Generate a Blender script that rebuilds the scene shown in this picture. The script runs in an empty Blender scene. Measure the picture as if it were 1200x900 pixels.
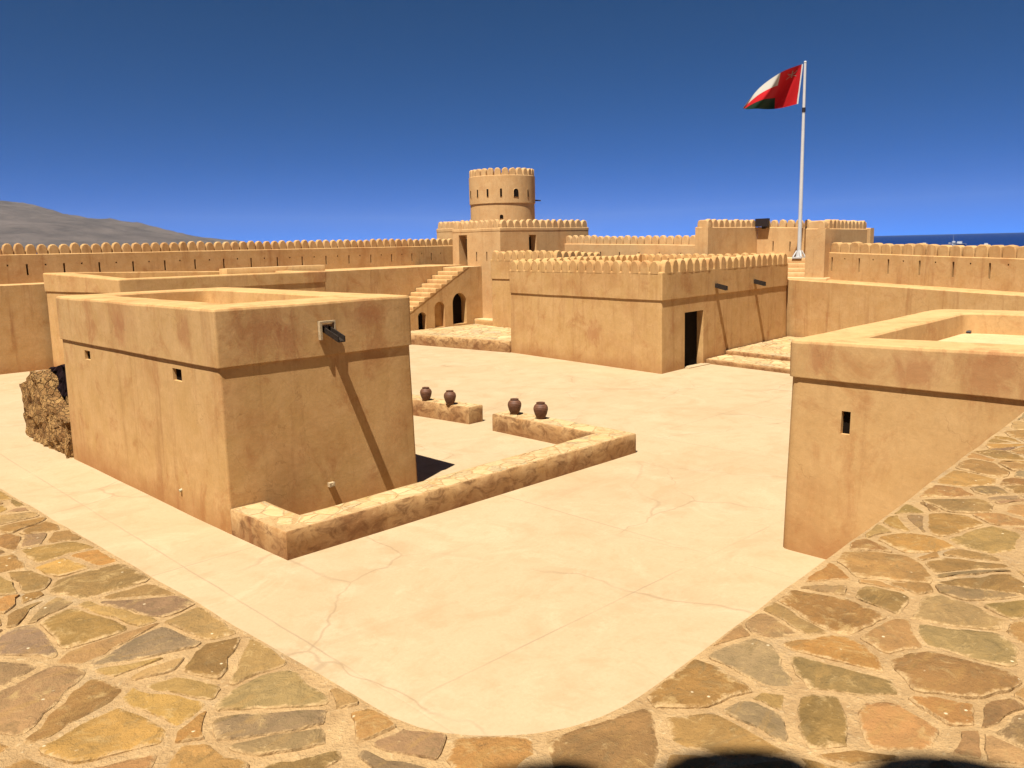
import bpy, math, random
from mathutils import Vector, Matrix, noise
R = math.radians
random.seed(7)
scene = bpy.context.scene
COL = scene.collection

# ------------------------------------------------------------------ helpers
def V3(p): return Vector((p[0], p[1], p[2] if len(p) > 2 else 0.0))

def wob(p, amp):
    if not amp: return p
    a = noise.noise_vector(p * 0.55) * amp
    b = noise.noise_vector(p * 2.1 + Vector((7, 3, 1))) * amp * 0.5
    d = a + b
    if p.z < 0.02: d.z = 0
    return p + d

class MB:
    def __init__(self): self.v = []; self.f = []; self.m = []; self.c = None
    def vert(self, p, col=None):
        self.v.append(Vector(p))
        if col is not None:
            if self.c is None: self.c = []
            self.c.append(col)
        return len(self.v) - 1
    def face(self, ids, m=0):
        self.f.append(tuple(ids)); self.m.append(m)
    def poly(self, pts, m=0): self.face([self.vert(p) for p in pts], m)
    def box(self, lo, hi, m=0, rot=0.0, org=None):
        xs = (lo[0], hi[0]); ys = (lo[1], hi[1]); zs = (lo[2], hi[2])
        i = []
        for z in zs:
            for (a, b) in ((0, 0), (1, 0), (1, 1), (0, 1)):
                p = Vector((xs[a], ys[b], z))
                if rot: p = Matrix.Rotation(rot, 3, 'Z') @ p
                if org is not None: p = p + Vector(org)
                i.append(self.vert(p))
        for q in ((3, 2, 1, 0), (4, 5, 6, 7), (0, 1, 5, 4), (1, 2, 6, 5), (2, 3, 7, 6), (3, 0, 4, 7)):
            self.face([i[k] for k in q], m)
    def lathe(self, prof, n=20, org=(0, 0, 0), cap=True, m=0):
        o = Vector(org); rings = []
        for (r, z) in prof:
            rings.append([self.vert(o + Vector((r * math.cos(2 * math.pi * k / n), r * math.sin(2 * math.pi * k / n), z))) for k in range(n)])
        for a, b in zip(rings, rings[1:]):
            for k in range(n): self.face((a[k], a[(k + 1) % n], b[(k + 1) % n], b[k]), m)
        if cap:
            self.face(rings[0][::-1], m); self.face(rings[-1], m)
    def tube(self, p0, p1, r0, r1=None, n=10, m=0):
        p0 = Vector(p0); p1 = Vector(p1); r1 = r0 if r1 is None else r1
        q = (p1 - p0).to_track_quat('Z', 'Y'); A = []; B = []
        for k in range(n):
            d = q @ Vector((math.cos(2 * math.pi * k / n), math.sin(2 * math.pi * k / n), 0))
            A.append(self.vert(p0 + d * r0)); B.append(self.vert(p1 + d * r1))
        for k in range(n): self.face((A[k], A[(k + 1) % n], B[(k + 1) % n], B[k]), m)
        self.face(A[::-1], m); self.face(B, m)
    def build(self, name, mats, parent=None, amp=0.0, smooth=None):
        if amp: vs = [wob(v, amp) for v in self.v]
        else: vs = self.v
        me = bpy.data.meshes.new(name)
        me.from_pydata([tuple(v) for v in vs], [], self.f)
        if not isinstance(mats, (list, tuple)): mats = [mats]
        for mt in mats: me.materials.append(mt)
        me.polygons.foreach_set('material_index', self.m)
        if self.c is not None:
            at = me.color_attributes.new('tint', 'FLOAT_COLOR', 'POINT')
            flat = []
            for c in self.c: flat += [c[0], c[1], c[2], c[3] if len(c) > 3 else 1.0]
            at.data.foreach_set('color', flat)
        if smooth is not None:
            me.polygons.foreach_set('use_smooth', [True] * len(me.polygons))
            me.set_sharp_from_angle(angle=R(smooth))
        me.update()
        o = bpy.data.objects.new(name, me); COL.objects.link(o)
        if parent is not None: adopt(o, parent)
        return o

def wloc(o):
    p = Vector(o.location); q = o.parent
    while q is not None:
        p += Vector(q.location) if q.get('_emp') else Vector((0, 0, 0)); q = q.parent
    return p
def adopt(o, parent):
    """children keep world coordinates"""
    o.parent = parent
    off = Vector((0, 0, 0)); q = parent
    if q.type == 'EMPTY': off = Vector(q.location)
    o.matrix_parent_inverse = Matrix.Translation(-off)

def tag(o, label=None, cat=None, group=None, kind=None):
    if label: o['label'] = label
    if cat: o['category'] = cat
    if group: o['group'] = group
    if kind: o['kind'] = kind
    return o
def thing(name, loc, label, cat, group=None):
    o = bpy.data.objects.new(name, None); COL.objects.link(o); o.location = loc; o.empty_display_size = 0.3
    return tag(o, label, cat, group, 'thing')

# ------------------------------------------------------------------ materials
class NT:
    def __init__(self, name):
        self.mat = bpy.data.materials.new(name); self.mat.use_nodes = True
        self.t = self.mat.node_tree; self.n = self.t.nodes; self.n.clear()
        self.out = self.n.new('ShaderNodeOutputMaterial')
        self.b = self.n.new('ShaderNodeBsdfPrincipled')
        self.t.links.new(self.b.outputs[0], self.out.inputs[0])
        self.b.inputs['Roughness'].default_value = 0.9
        self.b.inputs['Specular IOR Level'].default_value = 0.15
        self.geo = self.n.new('ShaderNodeNewGeometry')
        self.pos = self.geo.outputs['Position']
    def link(self, a, b): self.t.links.new(a, b)
    def setv(self, node, sock, val):
        s = node.inputs[sock]
        if hasattr(val, 'node'): self.link(val, s)
        else: s.default_value = val
    def scaled(self, sx, sy, sz, off=(0, 0, 0), vec=None):
        m = self.n.new('ShaderNodeMapping'); m.inputs['Scale'].default_value = (sx, sy, sz); m.inputs['Location'].default_value = off
        self.link(vec or self.pos, m.inputs['Vector']); return m.outputs[0]
    def noise(self, vec, scale, detail=5, rough=0.6, dist=0.0, out='Fac'):
        n = self.n.new('ShaderNodeTexNoise'); self.link(vec, n.inputs['Vector'])
        n.inputs['Scale'].default_value = scale; n.inputs['Detail'].default_value = detail
        n.inputs['Roughness'].default_value = rough; n.inputs['Distortion'].default_value = dist
        return n.outputs[out]
    def voro(self, vec, scale, feature='F1', out='Distance', rnd=1.0):
        n = self.n.new('ShaderNodeTexVoronoi'); n.feature = feature; self.link(vec, n.inputs['Vector'])
        n.inputs['Scale'].default_value = scale; n.inputs['Randomness'].default_value = rnd
        return n.outputs[out]
    def ramp(self, fac, stops):
        r = self.n.new('ShaderNodeValToRGB'); self.link(fac, r.inputs[0]); e = r.color_ramp.elements
        while len(e) < len(stops): e.new(0.5)
        for el, (p, c) in zip(e, stops):
            el.position = p
            if isinstance(c, (int, float)): c = (c, c, c)
            el.color = (c[0], c[1], c[2], 1)
        return r.outputs[0]
    def rng(self, fac, a, b, c=0.0, d=1.0):
        m = self.n.new('ShaderNodeMapRange'); self.link(fac, m.inputs[0])
        for i, x in zip((1, 2, 3, 4), (a, b, c, d)): m.inputs[i].default_value = x
        return m.outputs[0]
    def math(self, op, a, b=0.0):
        m = self.n.new('ShaderNodeMath'); m.operation = op; self.setv(m, 0, a); self.setv(m, 1, b); return m.outputs[0]
    def mix(self, fac, a, b, mode='MIX'):
        m = self.n.new('ShaderNodeMix'); m.data_type = 'RGBA'; m.blend_type = mode
        self.setv(m, 0, fac)
        for i, x in ((6, a), (7, b)):
            if hasattr(x, 'node'): self.link(x, m.inputs[i])
            else: m.inputs[i].default_value = (x[0], x[1], x[2], 1)
        return m.outputs[2]
    def sep(self, vec):
        s = self.n.new('ShaderNodeSeparateXYZ'); self.link(vec, s.inputs[0]); return s.outputs
    def addv(self, a, b, k):
        s = self.n.new('ShaderNodeVectorMath'); s.operation = 'SCALE'; self.link(b, s.inputs[0]); s.inputs[3].default_value = k
        d = self.n.new('ShaderNodeVectorMath'); d.operation = 'ADD'; self.link(a, d.inputs[0]); self.link(s.outputs[0], d.inputs[1]); return d.outputs[0]
    K = 0.60
    def base(self, c):
        if hasattr(c, 'node'):
            if self.K != 1: c = self.mix(1.0, c, (self.K,) * 3, 'MULTIPLY')
            self.link(c, self.b.inputs['Base Color'])
        else: self.b.inputs['Base Color'].default_value = (c[0] * self.K, c[1] * self.K, c[2] * self.K, 1)
    def bump(self, h, strength=0.3, dist=0.02, normal=None):
        b = self.n.new('ShaderNodeBump'); b.inputs['Strength'].default_value = strength; b.inputs['Distance'].default_value = dist
        self.link(h, b.inputs['Height'])
        if normal is not None: self.link(normal, b.inputs['Normal'])
        self.link(b.outputs[0], self.b.inputs['Normal']); return b.outputs[0]

def plaster(name, base, red, pale, seed, streak=0.5, blotch=0.55, damp=True, patch=0.0, spots=()):
    m = NT(name); m.K = 0.86; o = (seed * 3.7, seed * 1.9, seed * 0.7)
    P = m.scaled(1, 1, 1, o)
    big = m.noise(P, 0.45, 5, 0.62, 0.4)
    mid = m.noise(P, 1.7, 6, 0.65, 0.3)
    fine = m.noise(P, 14, 5, 0.7)
    st = m.noise(m.scaled(2.6, 2.6, 0.22, o), 1.0, 6, 0.68, 0.25)
    c = m.mix(m.rng(mid, 0.35, 0.7), base, pale)
    c = m.mix(m.math('MULTIPLY', m.rng(big, 0.5, 0.72), blotch), c, red)
    c = m.mix(m.math('MULTIPLY', m.rng(st, 0.53, 0.74), streak), c, [x * y for x, y in zip(red, (0.75, 0.72, 0.75))])
    c = m.mix(m.math('MULTIPLY', m.rng(st, 0.42, 0.28), streak * 0.6), c, [min(x * 1.12, 0.8) for x in pale])
    sp = m.noise(m.scaled(1, 1, 0.75, (seed, 2, 5)), 1.0, 7, 0.72, 0.9)
    c = m.mix(m.rng(sp, 0.535, 0.66, 0, blotch * 0.9), c, [x * y for x, y in zip(red, (0.95, 0.85, 0.8))])
    mo = m.noise(P, 5.5, 6, 0.75, 0.5)
    c = m.mix(m.rng(mo, 0.52, 0.72, 0, 0.35), c, [x * 0.72 for x in base])
    c = m.mix(m.rng(mo, 0.46, 0.30, 0, 0.35), c, [min(0.8, x * 1.15) for x in pale])
    for (sx, sy, sz, sr) in spots:      # old rust-red washes, each with its own outline
        d = m.n.new('ShaderNodeVectorMath'); d.operation = 'DISTANCE'; m.link(m.pos, d.inputs[0]); d.inputs[1].default_value = (sx, sy, sz)
        e = m.math('ADD', m.math('DIVIDE', d.outputs['Value'], sr), m.math('MULTIPLY', m.math('ADD', m.noise(m.scaled(2.2, 2.2, 1.2), 1.6, 6, 0.72, 0.8), -0.5), 3.2))
        c = m.mix(m.rng(e, 1.05, 0.25, 0, 0.5), c, (0.34, 0.115, 0.045))
    wc = m.addv(P, m.noise(P, 1.5, 4, 0.6, 0, 'Color'), 0.8)
    hc = m.voro(wc, 0.7, 'DISTANCE_TO_EDGE', 'Distance')
    hm_ = m.rng(m.noise(m.scaled(1, 1, 1, (seed, 9, 4)), 0.6, 3, 0.5), 0.52, 0.6)
    c = m.mix(m.math('MULTIPLY', m.rng(hc, 0.006, 0.001, 0, 0.26), hm_), c, [x * 0.45 for x in red])
    if patch:
        pn = m.noise(m.scaled(1, 1, 1.6, o), 2.6, 6, 0.7, 0.8)
        c = m.mix(m.rng(pn, 0.47, 0.62, 0, patch), c, [x * 0.40 for x in red])
        c = m.mix(m.rng(pn, 0.42, 0.32, 0, patch * 0.8), c, [min(0.8, x * 1.15) for x in pale])
    if damp:
        z = m.sep(m.pos)[2]
        dz = m.math('ADD', z, m.math('MULTIPLY', m.noise(P, 1.3, 4, 0.6), -0.9))
        c = m.mix(m.rng(dz, 0.12, -0.42, 0, 0.55), c, [red[0] * 0.85, red[1] * 0.78, red[2] * 0.7])
    c = m.mix(m.math('MULTIPLY', m.rng(fine, 0.3, 0.75), 0.5), c, m.mix(0.5, c, [x * 0.62 for x in base]))
    m.base(c)
    bv = m.n.new('ShaderNodeBevel'); bv.samples = 4; bv.inputs['Radius'].default_value = 0.02
    h = m.math('ADD', m.math('MULTIPLY', m.math('ADD', mid, m.math('MULTIPLY', mo, 0.35)), 1.6), m.math('ADD', m.math('MULTIPLY', fine, 0.28), m.math('MULTIPLY', m.noise(P, 60, 3, 0.6), 0.1)))
    m.bump(h, 0.28, 0.02, bv.outputs[0])
    return m.mat

BASE = (0.53, 0.316, 0.120); RED = (0.37, 0.155, 0.052); PALE = (0.61, 0.375, 0.165)
M = {}
M['plaster'] = plaster('plaster', BASE, RED, PALE, 1, spots=((21.0, 34.8, 3.6, 0.8), (26.4, 22.5, 1.3, 0.6)))
M['plaster_near'] = plaster('plaster_near', BASE, RED, PALE, 2, 0.5, 0.6, spots=((7.15, 13.9, 3.62, 0.62), (7.7, 13.9, 3.35, 0.45), (6.3, 18.3, 3.6, 0.45), (6.3, 15.2, 3.55, 0.4), (9.4, 13.9, 3.7, 0.4)))
M['plaster_right'] = plaster('plaster_right', (0.54, 0.325, 0.132), RED, (0.605, 0.38, 0.168), 3, 0.35, 0.5, spots=((12.2, 3.5, 3.12, 0.55), (12.2, 4.5, 3.1, 0.4), (12.2, 5.9, 3.15, 0.3)))
M['plaster_far'] = plaster('plaster_far', (0.56, 0.340, 0.150), RED, (0.62, 0.405, 0.195), 4, 0.3, 0.3, False)
M['plaster_wall'] = plaster('plaster_wall', (0.515, 0.305, 0.120), RED, (0.59, 0.375, 0.17), 5, 0.75, 0.45)
M['kerb_plaster'] = plaster('kerb_plaster', (0.46, 0.26, 0.10), (0.24, 0.10, 0.04), (0.58, 0.38, 0.18), 6, 0.45, 0.8, True, 0.75)
M['roof'] = plaster('roof', (0.58, 0.40, 0.20), (0.46, 0.27, 0.12), (0.62, 0.45, 0.25), 8, 0.0, 0.4, False)

def simple(name, col, rough=0.7, spec=0.3, nz=0.0, scale=8.0, bump=0.0):
    m = NT(name); m.b.inputs['Roughness'].default_value = rough; m.b.inputs['Specular IOR Level'].default_value = spec
    if nz:
        f = m.noise(m.scaled(1, 1, 1), scale, 5, 0.65)
        m.base(m.mix(m.rng(f, 0.3, 0.7), [c * (1 - nz) for c in col], [min(1, c * (1 + nz)) for c in col]))
        if bump: m.bump(f, bump, 0.02)
    else: m.base(col)
    return m.mat
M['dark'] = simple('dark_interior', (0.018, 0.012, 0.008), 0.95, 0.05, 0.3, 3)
M['wood'] = simple('dark_wood', (0.035, 0.022, 0.014), 0.75, 0.25, 0.5, 22, 0.5)
M['pale_block'] = simple('lime_block', (0.62, 0.46, 0.27), 0.9, 0.1, 0.2, 12, 0.4)
M['pipe'] = simple('pipe_plastic', (0.62, 0.55, 0.36), 0.45, 0.4, 0.1, 20)
M['white_paint'] = simple('white_paint', (0.80, 0.80, 0.79), 0.4, 0.4, 0.06, 6)
M['metal_dark'] = simple('dark_metal', (0.03, 0.02, 0.02), 0.5, 0.4, 0.2, 10)
M['jar'] = None
m = NT('fired_clay')
tc = m.n.new('ShaderNodeTexCoord').outputs['Object']
z = m.sep(tc)[2]
f = m.noise(tc, 9, 5, 0.65)
c = m.mix(m.rng(f, 0.3, 0.7), (0.14, 0.055, 0.028), (0.27, 0.115, 0.055))
wv = m.n.new('ShaderNodeTexWave'); wv.wave_type = 'BANDS'; wv.bands_direction = 'Z'; m.link(tc, wv.inputs['Vector'])
wv.inputs['Scale'].default_value = 7.0; wv.inputs['Distortion'].default_value = 1.0; wv.inputs['Detail'].default_value = 2
c = m.mix(m.math('MULTIPLY', wv.outputs['Fac'], 0.35), c, (0.06, 0.03, 0.02))
c = m.mix(m.rng(m.noise(tc, 25, 4, 0.7), 0.6, 0.8, 0, 0.5), c, (0.32, 0.20, 0.11))
m.base(c); m.b.inputs['Roughness'].default_value = 0.6; m.b.inputs['Specular IOR Level'].default_value = 0.3
m.bump(m.math('ADD', f, wv.outputs['Fac']), 0.3, 0.012); M['jar'] = m.mat

# courtyard screed with joints, cracks and stains
m = NT('lime_screed')
P = m.pos; xyz = m.sep(P)
big = m.noise(P, 0.22, 6, 0.62, 0.6); mid = m.noise(P, 1.1, 6, 0.65, 0.4); fine = m.noise(P, 18, 4, 0.7)
c = m.mix(m.rng(big, 0.35, 0.68), (0.66, 0.495, 0.295), (0.61, 0.445, 0.255))
c = m.mix(m.rng(mid, 0.5, 0.74, 0, 0.6), c, (0.54, 0.365, 0.19))
bl = m.noise(m.scaled(1, 1, 1, (3, 8, 0)), 0.6, 7, 0.74, 1.2)
c = m.mix(m.rng(bl, 0.53, 0.66, 0, 0.6), c, (0.56, 0.385, 0.205))
c = m.mix(m.rng(bl, 0.46, 0.36, 0, 0.6), c, (0.72, 0.54, 0.33))
m2 = m.noise(P, 4.5, 6, 0.75, 0.4)
c = m.mix(m.rng(m2, 0.55, 0.75, 0, 0.45), c, (0.52, 0.35, 0.18))
c = m.mix(m.rng(m.noise(m.scaled(0.25, 1.6, 1), 0.8, 5, 0.7, 0.5), 0.56, 0.75, 0, 0.5), c, (0.52, 0.345, 0.19))
c = m.mix(m.rng(m.noise(m.scaled(1, 1, 1, (9, 2, 0)), 0.34, 6, 0.7, 1.0), 0.57, 0.72, 0, 0.6), c, (0.70, 0.53, 0.32))
warp = m.addv(P, m.noise(P, 0.7, 3, 0.5, 0, 'Color'), 1.0)
cr = m.voro(m.scaled(1, 1, 0, (1.7, 3.3, 0), warp), 0.22, 'DISTANCE_TO_EDGE', 'Distance')
msk = m.rng(m.noise(m.scaled(1, 1, 1, (4, 4, 0)), 0.35, 3, 0.5), 0.42, 0.56)
halo = m.rng(cr, 0.09, 0.0, 0, 0.42)
c = m.mix(m.math('MULTIPLY', halo, msk), c, m.mix(m.rng(mid, 0.45, 0.55), (0.50, 0.335, 0.175), (0.72, 0.56, 0.36)))
line = m.math('MULTIPLY', m.rng(cr, 0.005, 0.001, 0, 0.34), msk)
c = m.mix(line, c, (0.30, 0.20, 0.11))
def joint(coord, off, step, w):
    a = m.math('ADD', coord, m.math('MULTIPLY', m.math('ADD', mid, -0.5), 0.06))
    a = m.math('DIVIDE', m.math('ADD', a, -off + step * 50 + step / 2), step)
    fr = m.math('ABSOLUTE', m.math('ADD', m.math('FRACT', a), -0.5))
    return m.rng(fr, w / step, w / step * 0.35, 0, 0.45)
j = m.math('MAXIMUM', joint(xyz[0], 5.08, 6.1, 0.02), joint(xyz[1], 7.1, 5.9, 0.02))
c = m.mix(m.math('MULTIPLY', j, m.rng(m.noise(P, 0.5, 3), 0.35, 0.55)), c, (0.36, 0.26, 0.16))
c = m.mix(m.rng(fine, 0.35, 0.8, 0, 0.35), c, (0.50, 0.34, 0.18))
m.base(c)
m.bump(m.math('ADD', m.math('MULTIPLY', mid, 0.8), m.math('ADD', m.math('MULTIPLY', fine, 0.25), m.math('MULTIPLY', m.math('ADD', line, j), -0.5))), 0.4, 0.025)
M['screed'] = m.mat

# mortar between paving stones
m = NT('mortar'); m.K = 0.84
f1 = m.noise(m.pos, 5, 6, 0.7); f2 = m.noise(m.pos, 40, 5, 0.75); f3 = m.noise(m.pos, 1.6, 5, 0.6, 0.6)
c = m.mix(m.rng(f1, 0.35, 0.68), (0.37, 0.228, 0.100), (0.53, 0.345, 0.160))
c = m.mix(m.rng(f3, 0.55, 0.7, 0, 0.5), c, (0.33, 0.27, 0.18))
c = m.mix(m.rng(f2, 0.58, 0.72, 0, 0.8), c, (0.58, 0.44, 0.25))
c = m.mix(m.rng(f2, 0.40, 0.28, 0, 0.6), c, (0.20, 0.13, 0.07))
m.base(c); m.bump(m.math('ADD', f1, m.math('MULTIPLY', f2, 0.5)), 0.9, 0.03); M['mortar'] = m.mat

# paving stone
m = NT('paving_stone'); m.K = 0.90
at = m.n.new('ShaderNodeAttribute'); at.attribute_name = 'tint'
f1 = m.noise(m.pos, 4.5, 6, 0.72, 0.8); f2 = m.noise(m.pos, 26, 6, 0.75); f3 = m.noise(m.scaled(1, 2.4, 1), 4, 6, 0.75, 1.2); f4 = m.noise(m.scaled(1, 1, 1, (5, 2, 1)), 9, 6, 0.75, 0.6)
c = m.mix(m.rng(f1, 0.34, 0.66), m.mix(1.0, at.outputs['Color'], (0.86, 0.78, 0.72), 'MULTIPLY'), m.mix(1.0, at.outputs['Color'], (1.32, 1.16, 1.0), 'MULTIPLY'))
c = m.mix(m.rng(f3, 0.52, 0.66, 0, 0.55), c, (0.33, 0.195, 0.065))
c = m.mix(m.rng(f3, 0.46, 0.36, 0, 0.4), c, (0.21, 0.145, 0.065))
c = m.mix(m.rng(f4, 0.55, 0.68, 0, 0.65), c, (0.42, 0.28, 0.115))
c = m.mix(m.rng(f4, 0.42, 0.32, 0, 0.45), c, (0.12, 0.085, 0.035))
c = m.mix(m.rng(f2, 0.60, 0.70, 0, 0.6), c, (0.46, 0.32, 0.15))
c = m.mix(m.rng(f2, 0.40, 0.30, 0, 0.5), c, (0.09, 0.062, 0.032))
spk = m.voro(m.pos, 22, 'F1', 'Distance')
c = m.mix(m.math('MULTIPLY', m.rng(spk, 0.16, 0.08), m.rng(m.noise(m.pos, 7, 2), 0.58, 0.62)), c, (0.66, 0.52, 0.32))
edge = m.math('ADD', at.outputs['Alpha'], m.math('ADD', m.math('MULTIPLY', m.math('ADD', f4, -0.5), 2.2), m.math('MULTIPLY', m.math('ADD', f2, -0.5), 1.2)))
c = m.mix(m.rng(edge, 0.62, 1.0, 0, 0.85), c, m.mix(m.rng(f2, 0.4, 0.6), (0.37, 0.235, 0.105), (0.52, 0.345, 0.165)))
m.base(c); m.b.inputs['Roughness'].default_value = 0.9; m.b.inputs['Specular IOR Level'].default_value = 0.06
m.bump(m.math('ADD', m.math('MULTIPLY', f1, 0.8), m.math('ADD', m.math('MULTIPLY', f2, 0.6), m.math('MULTIPLY', f4, 0.7))), 0.9, 0.025); M['stone'] = m.mat
m = NT('worn_stone'); m.K = 0.9
at = m.n.new('ShaderNodeAttribute'); at.attribute_name = 'tint'
f1 = m.noise(m.pos, 4.5, 6, 0.72, 0.8); f2 = m.noise(m.pos, 28, 6, 0.75)
c = m.mix(m.rng(f1, 0.35, 0.65), at.outputs['Color'], (0.52, 0.37, 0.19))
c = m.mix(m.rng(f2, 0.58, 0.7, 0, 0.6), c, (0.6, 0.46, 0.27))
c = m.mix(m.rng(f2, 0.42, 0.3, 0, 0.4), c, (0.16, 0.10, 0.05))
m.base(c); m.bump(m.math('ADD', f1, m.math('MULTIPLY', f2, 0.6)), 0.6, 0.02); M['worn'] = m.mat

# rubble masonry
m = NT('rubble'); m.K = 0.72
w = m.addv(m.pos, m.noise(m.pos, 4, 3, 0.6, 0, 'Color'), 0.25)
ve = m.voro(w, 6.5, 'DISTANCE_TO_EDGE', 'Distance'); vc = m.voro(w, 6.5, 'F1', 'Color')
f = m.noise(m.pos, 20, 5, 0.75)
c = m.mix(m.sep(vc)[0], (0.32, 0.16, 0.055), (0.54, 0.31, 0.11))
c = m.mix(m.rng(ve, 0.03, 0.0, 0, 0.7), c, (0.10, 0.055, 0.03))
c = m.mix(m.rng(f, 0.40, 0.3, 0, 0.7), c, (0.09, 0.04, 0.02))
c = m.mix(m.rng(f, 0.6, 0.75, 0, 0.6), c, (0.50, 0.35, 0.17))
m.base(c); m.bump(m.math('ADD', m.rng(ve, 0, 0.1), f), 1.0, 0.06); M['rubble'] = m.mat
M['ruin_black'] = simple('ruin_black', (0.025, 0.012, 0.014), 0.95, 0.05, 0.6, 9, 0.8)  # near-black, for the back wall of the ruin's hollow

# land, sea, hills
m = NT('desert_sand')
m.base(m.mix(m.rng(m.noise(m.pos, 0.05, 6, 0.65), 0.35, 0.65), (0.36, 0.25, 0.14), (0.46, 0.33, 0.19))); M['sand'] = m.mat
m = NT('sea_water'); m.K = 1
m.base((0.004, 0.022, 0.11)); m.b.inputs['Roughness'].default_value = 0.35; m.b.inputs['IOR'].default_value = 1.333
m.b.inputs['Specular IOR Level'].default_value = 0.12
wn = m.noise(m.scaled(0.06, 0.06, 0.06), 1.0, 6, 0.7)
m.bump(wn, 1.0, 6.0); M['sea'] = m.mat
m = NT('bare_rock'); m.K = 0.27
f = m.noise(m.scaled(0.004, 0.004, 0.012), 1.0, 10, 0.75, 0.6)
m.base(m.mix(m.rng(f, 0.35, 0.65), (0.15, 0.115, 0.10), (0.36, 0.28, 0.24))); M['hill'] = m.mat

# ------------------------------------------------------------------ building shells
def offset_corners(cs, offs):
    """cs CCW polygon, offs outward offset per edge i (cs[i]->cs[i+1])"""
    n = len(cs); lines = []
    for i in range(n):
        a = Vector(cs[i][:2]); b = Vector(cs[(i + 1) % n][:2]); d = (b - a).normalized(); nn = Vector((d.y, -d.x))
        lines.append((a + nn * offs[i], d))
    out = []
    for i in range(n):
        p, d = lines[i - 1]; q, e = lines[i]
        den = d.x * e.y - d.y * e.x
        if abs(den) < 1e-6: out.append(q); continue
        t = ((q.x - p.x) * e.y - (q.y - p.y) * e.x) / den
        out.append(p + d * t)
    return out

class Shell:
    """closed wall loft over a polygon with filleted corners; all rings share the same column layout"""
    def __init__(s, cs, rad=0.07, cell=0.45, holes=()):
        s.cs = [Vector(c[:2]) for c in cs]; s.n = len(cs)
        s.rad = rad if isinstance(rad, (list, tuple)) else [rad] * s.n
        s.holes = list(holes)     # (edge, s0, s1, z0, z1)
        s.arc = [3 if r < 0.2 else 7 for r in s.rad]
        s.cols = []               # (edge, u) or ('arc', corner, k)
        s.L = [(s.cs[(i + 1) % s.n] - s.cs[i]).length for i in range(s.n)]
        for i in range(s.n):
            L = s.L[i] - s.rad[i] - s.rad[(i + 1) % s.n]
            br = {0.0, 1.0}
            for h in s.holes:
                if h[0] == i:
                    br.add((h[1] - s.rad[i]) / L); br.add((h[2] - s.rad[i]) / L)
            br = sorted(br); full = []
            for a, b in zip(br, br[1:]):
                k = max(1, int((b - a) * L / cell))
                full += [a + (b - a) * q / k for q in range(k)]
            full.append(1.0)
            for u in full: s.cols.append((i, u))
            nx = (i + 1) % s.n
            for k in range(1, s.arc[nx]): s.cols.append(('arc', nx, k / s.arc[nx]))
    def u_of(s, e, dist): return (dist - s.rad[e]) / (s.L[e] - s.rad[e] - s.rad[(e + 1) % s.n])
    def corners(s, off):
        offs = off if isinstance(off, (list, tuple)) else [off] * s.n
        return offset_corners(s.cs, offs)
    def pt(s, cs, z, col, rs=1.0):
        n = s.n
        zc = z if isinstance(z, (list, tuple)) else [z] * n
        def end(i, which):       # fillet end on edge i, at its start(0) / end(1)
            a = cs[i]; b = cs[(i + 1) % n]; d = (b - a).normalized()
            return a + d * s.rad[i] * rs if which == 0 else b - d * s.rad[(i + 1) % n] * rs
        if col[0] == 'arc':
            i, t = col[1], col[2]
            A = end((i - 1) % n, 1); B = end(i, 0); Cc = cs[i]
            p = A * (1 - t) ** 2 + Cc * 2 * t * (1 - t) + B * t * t
            return Vector((p.x, p.y, zc[i]))
        i, u = col; p = end(i, 0).lerp(end(i, 1), u)
        return Vector((p.x, p.y, zc[i] * (1 - u) + zc[(i + 1) % n] * u))
    def ring(s, off, z, rs=1.0):
        cs = s.corners(off); return [s.pt(cs, z, c, rs) for c in s.cols]
    def band(s, mb, lo, hi, tt=(0, 1), holes=(), m=0):
        rows = [[mb.vert(a.lerp(b, t)) for a, b in zip(lo, hi)] for t in tt]
        K = len(s.cols)
        for r in range(len(tt) - 1):
            tm = 0.5 * (tt[r] + tt[r + 1])
            for k in range(K):
                k2 = (k + 1) % K
                c1, c2 = s.cols[k], s.cols[k2]
                skip = False
                if c1[0] != 'arc' and c2[0] == c1[0]:
                    um = 0.5 * (c1[1] + c2[1])
                    for (e, u0, u1, t0, t1) in holes:
                        if e == c1[0] and u0 < um < u1 and t0 < tm < t1: skip = True; break
                if not skip: mb.face((rows[r][k], rows[r][k2], rows[r + 1][k2], rows[r + 1][k]), m)

def recess(name, pf, s0, s1, z0, z1, depth, inward, parent, mats, arch=0.0, fill=None, front=None, slope=0.0):
    """opening: reveal + dark back, as its own mesh. pf(s,z)->point. arch>0: height of the arched part. fill: MB of the wall for spandrels"""
    mb = MB(); out = []
    iv = Vector(inward)
    n = 4
    if arch:
        zs = z1 - arch; sc = 0.5 * (s0 + s1); hw = 0.5 * (s1 - s0)
        out = [(s0, z0), (s1, z0), (s1, zs)]
        arcp = [(sc + hw * math.cos(a), zs + arch * math.sin(a)) for a in [math.pi * k / 14 for k in range(1, 14)]]
        out += arcp + [(s0, zs)]
        if fill is not None:
            right = [(s1, zs)] + arcp[:7]; left = arcp[6:] + [(s0, zs)]
            cr = fill.vert(pf(s1, z1)); ids = [fill.vert(pf(*q)) for q in right]
            for a, b in zip(ids, ids[1:]): fill.face((cr, b, a))
            cl = fill.vert(pf(s0, z1)); ids = [fill.vert(pf(*q)) for q in left]
            for a, b in zip(ids, ids[1:]): fill.face((cl, b, a))
    else:
        out = [(s0, z0), (s1, z0), (s1, z1), (s0, z1)]
    fr = [mb.vert(pf(*q)) for q in out]; bk = [mb.vert(pf(*q) + iv * depth + Vector((0, 0, slope))) for q in out]
    K = len(out)
    for k in range(K): mb.face((fr[k], bk[k], bk[(k + 1) % K], fr[(k + 1) % K]), 0)
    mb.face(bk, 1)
    return mb.build(name, mats, parent, amp=WOB)
WOB = 0.011

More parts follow.
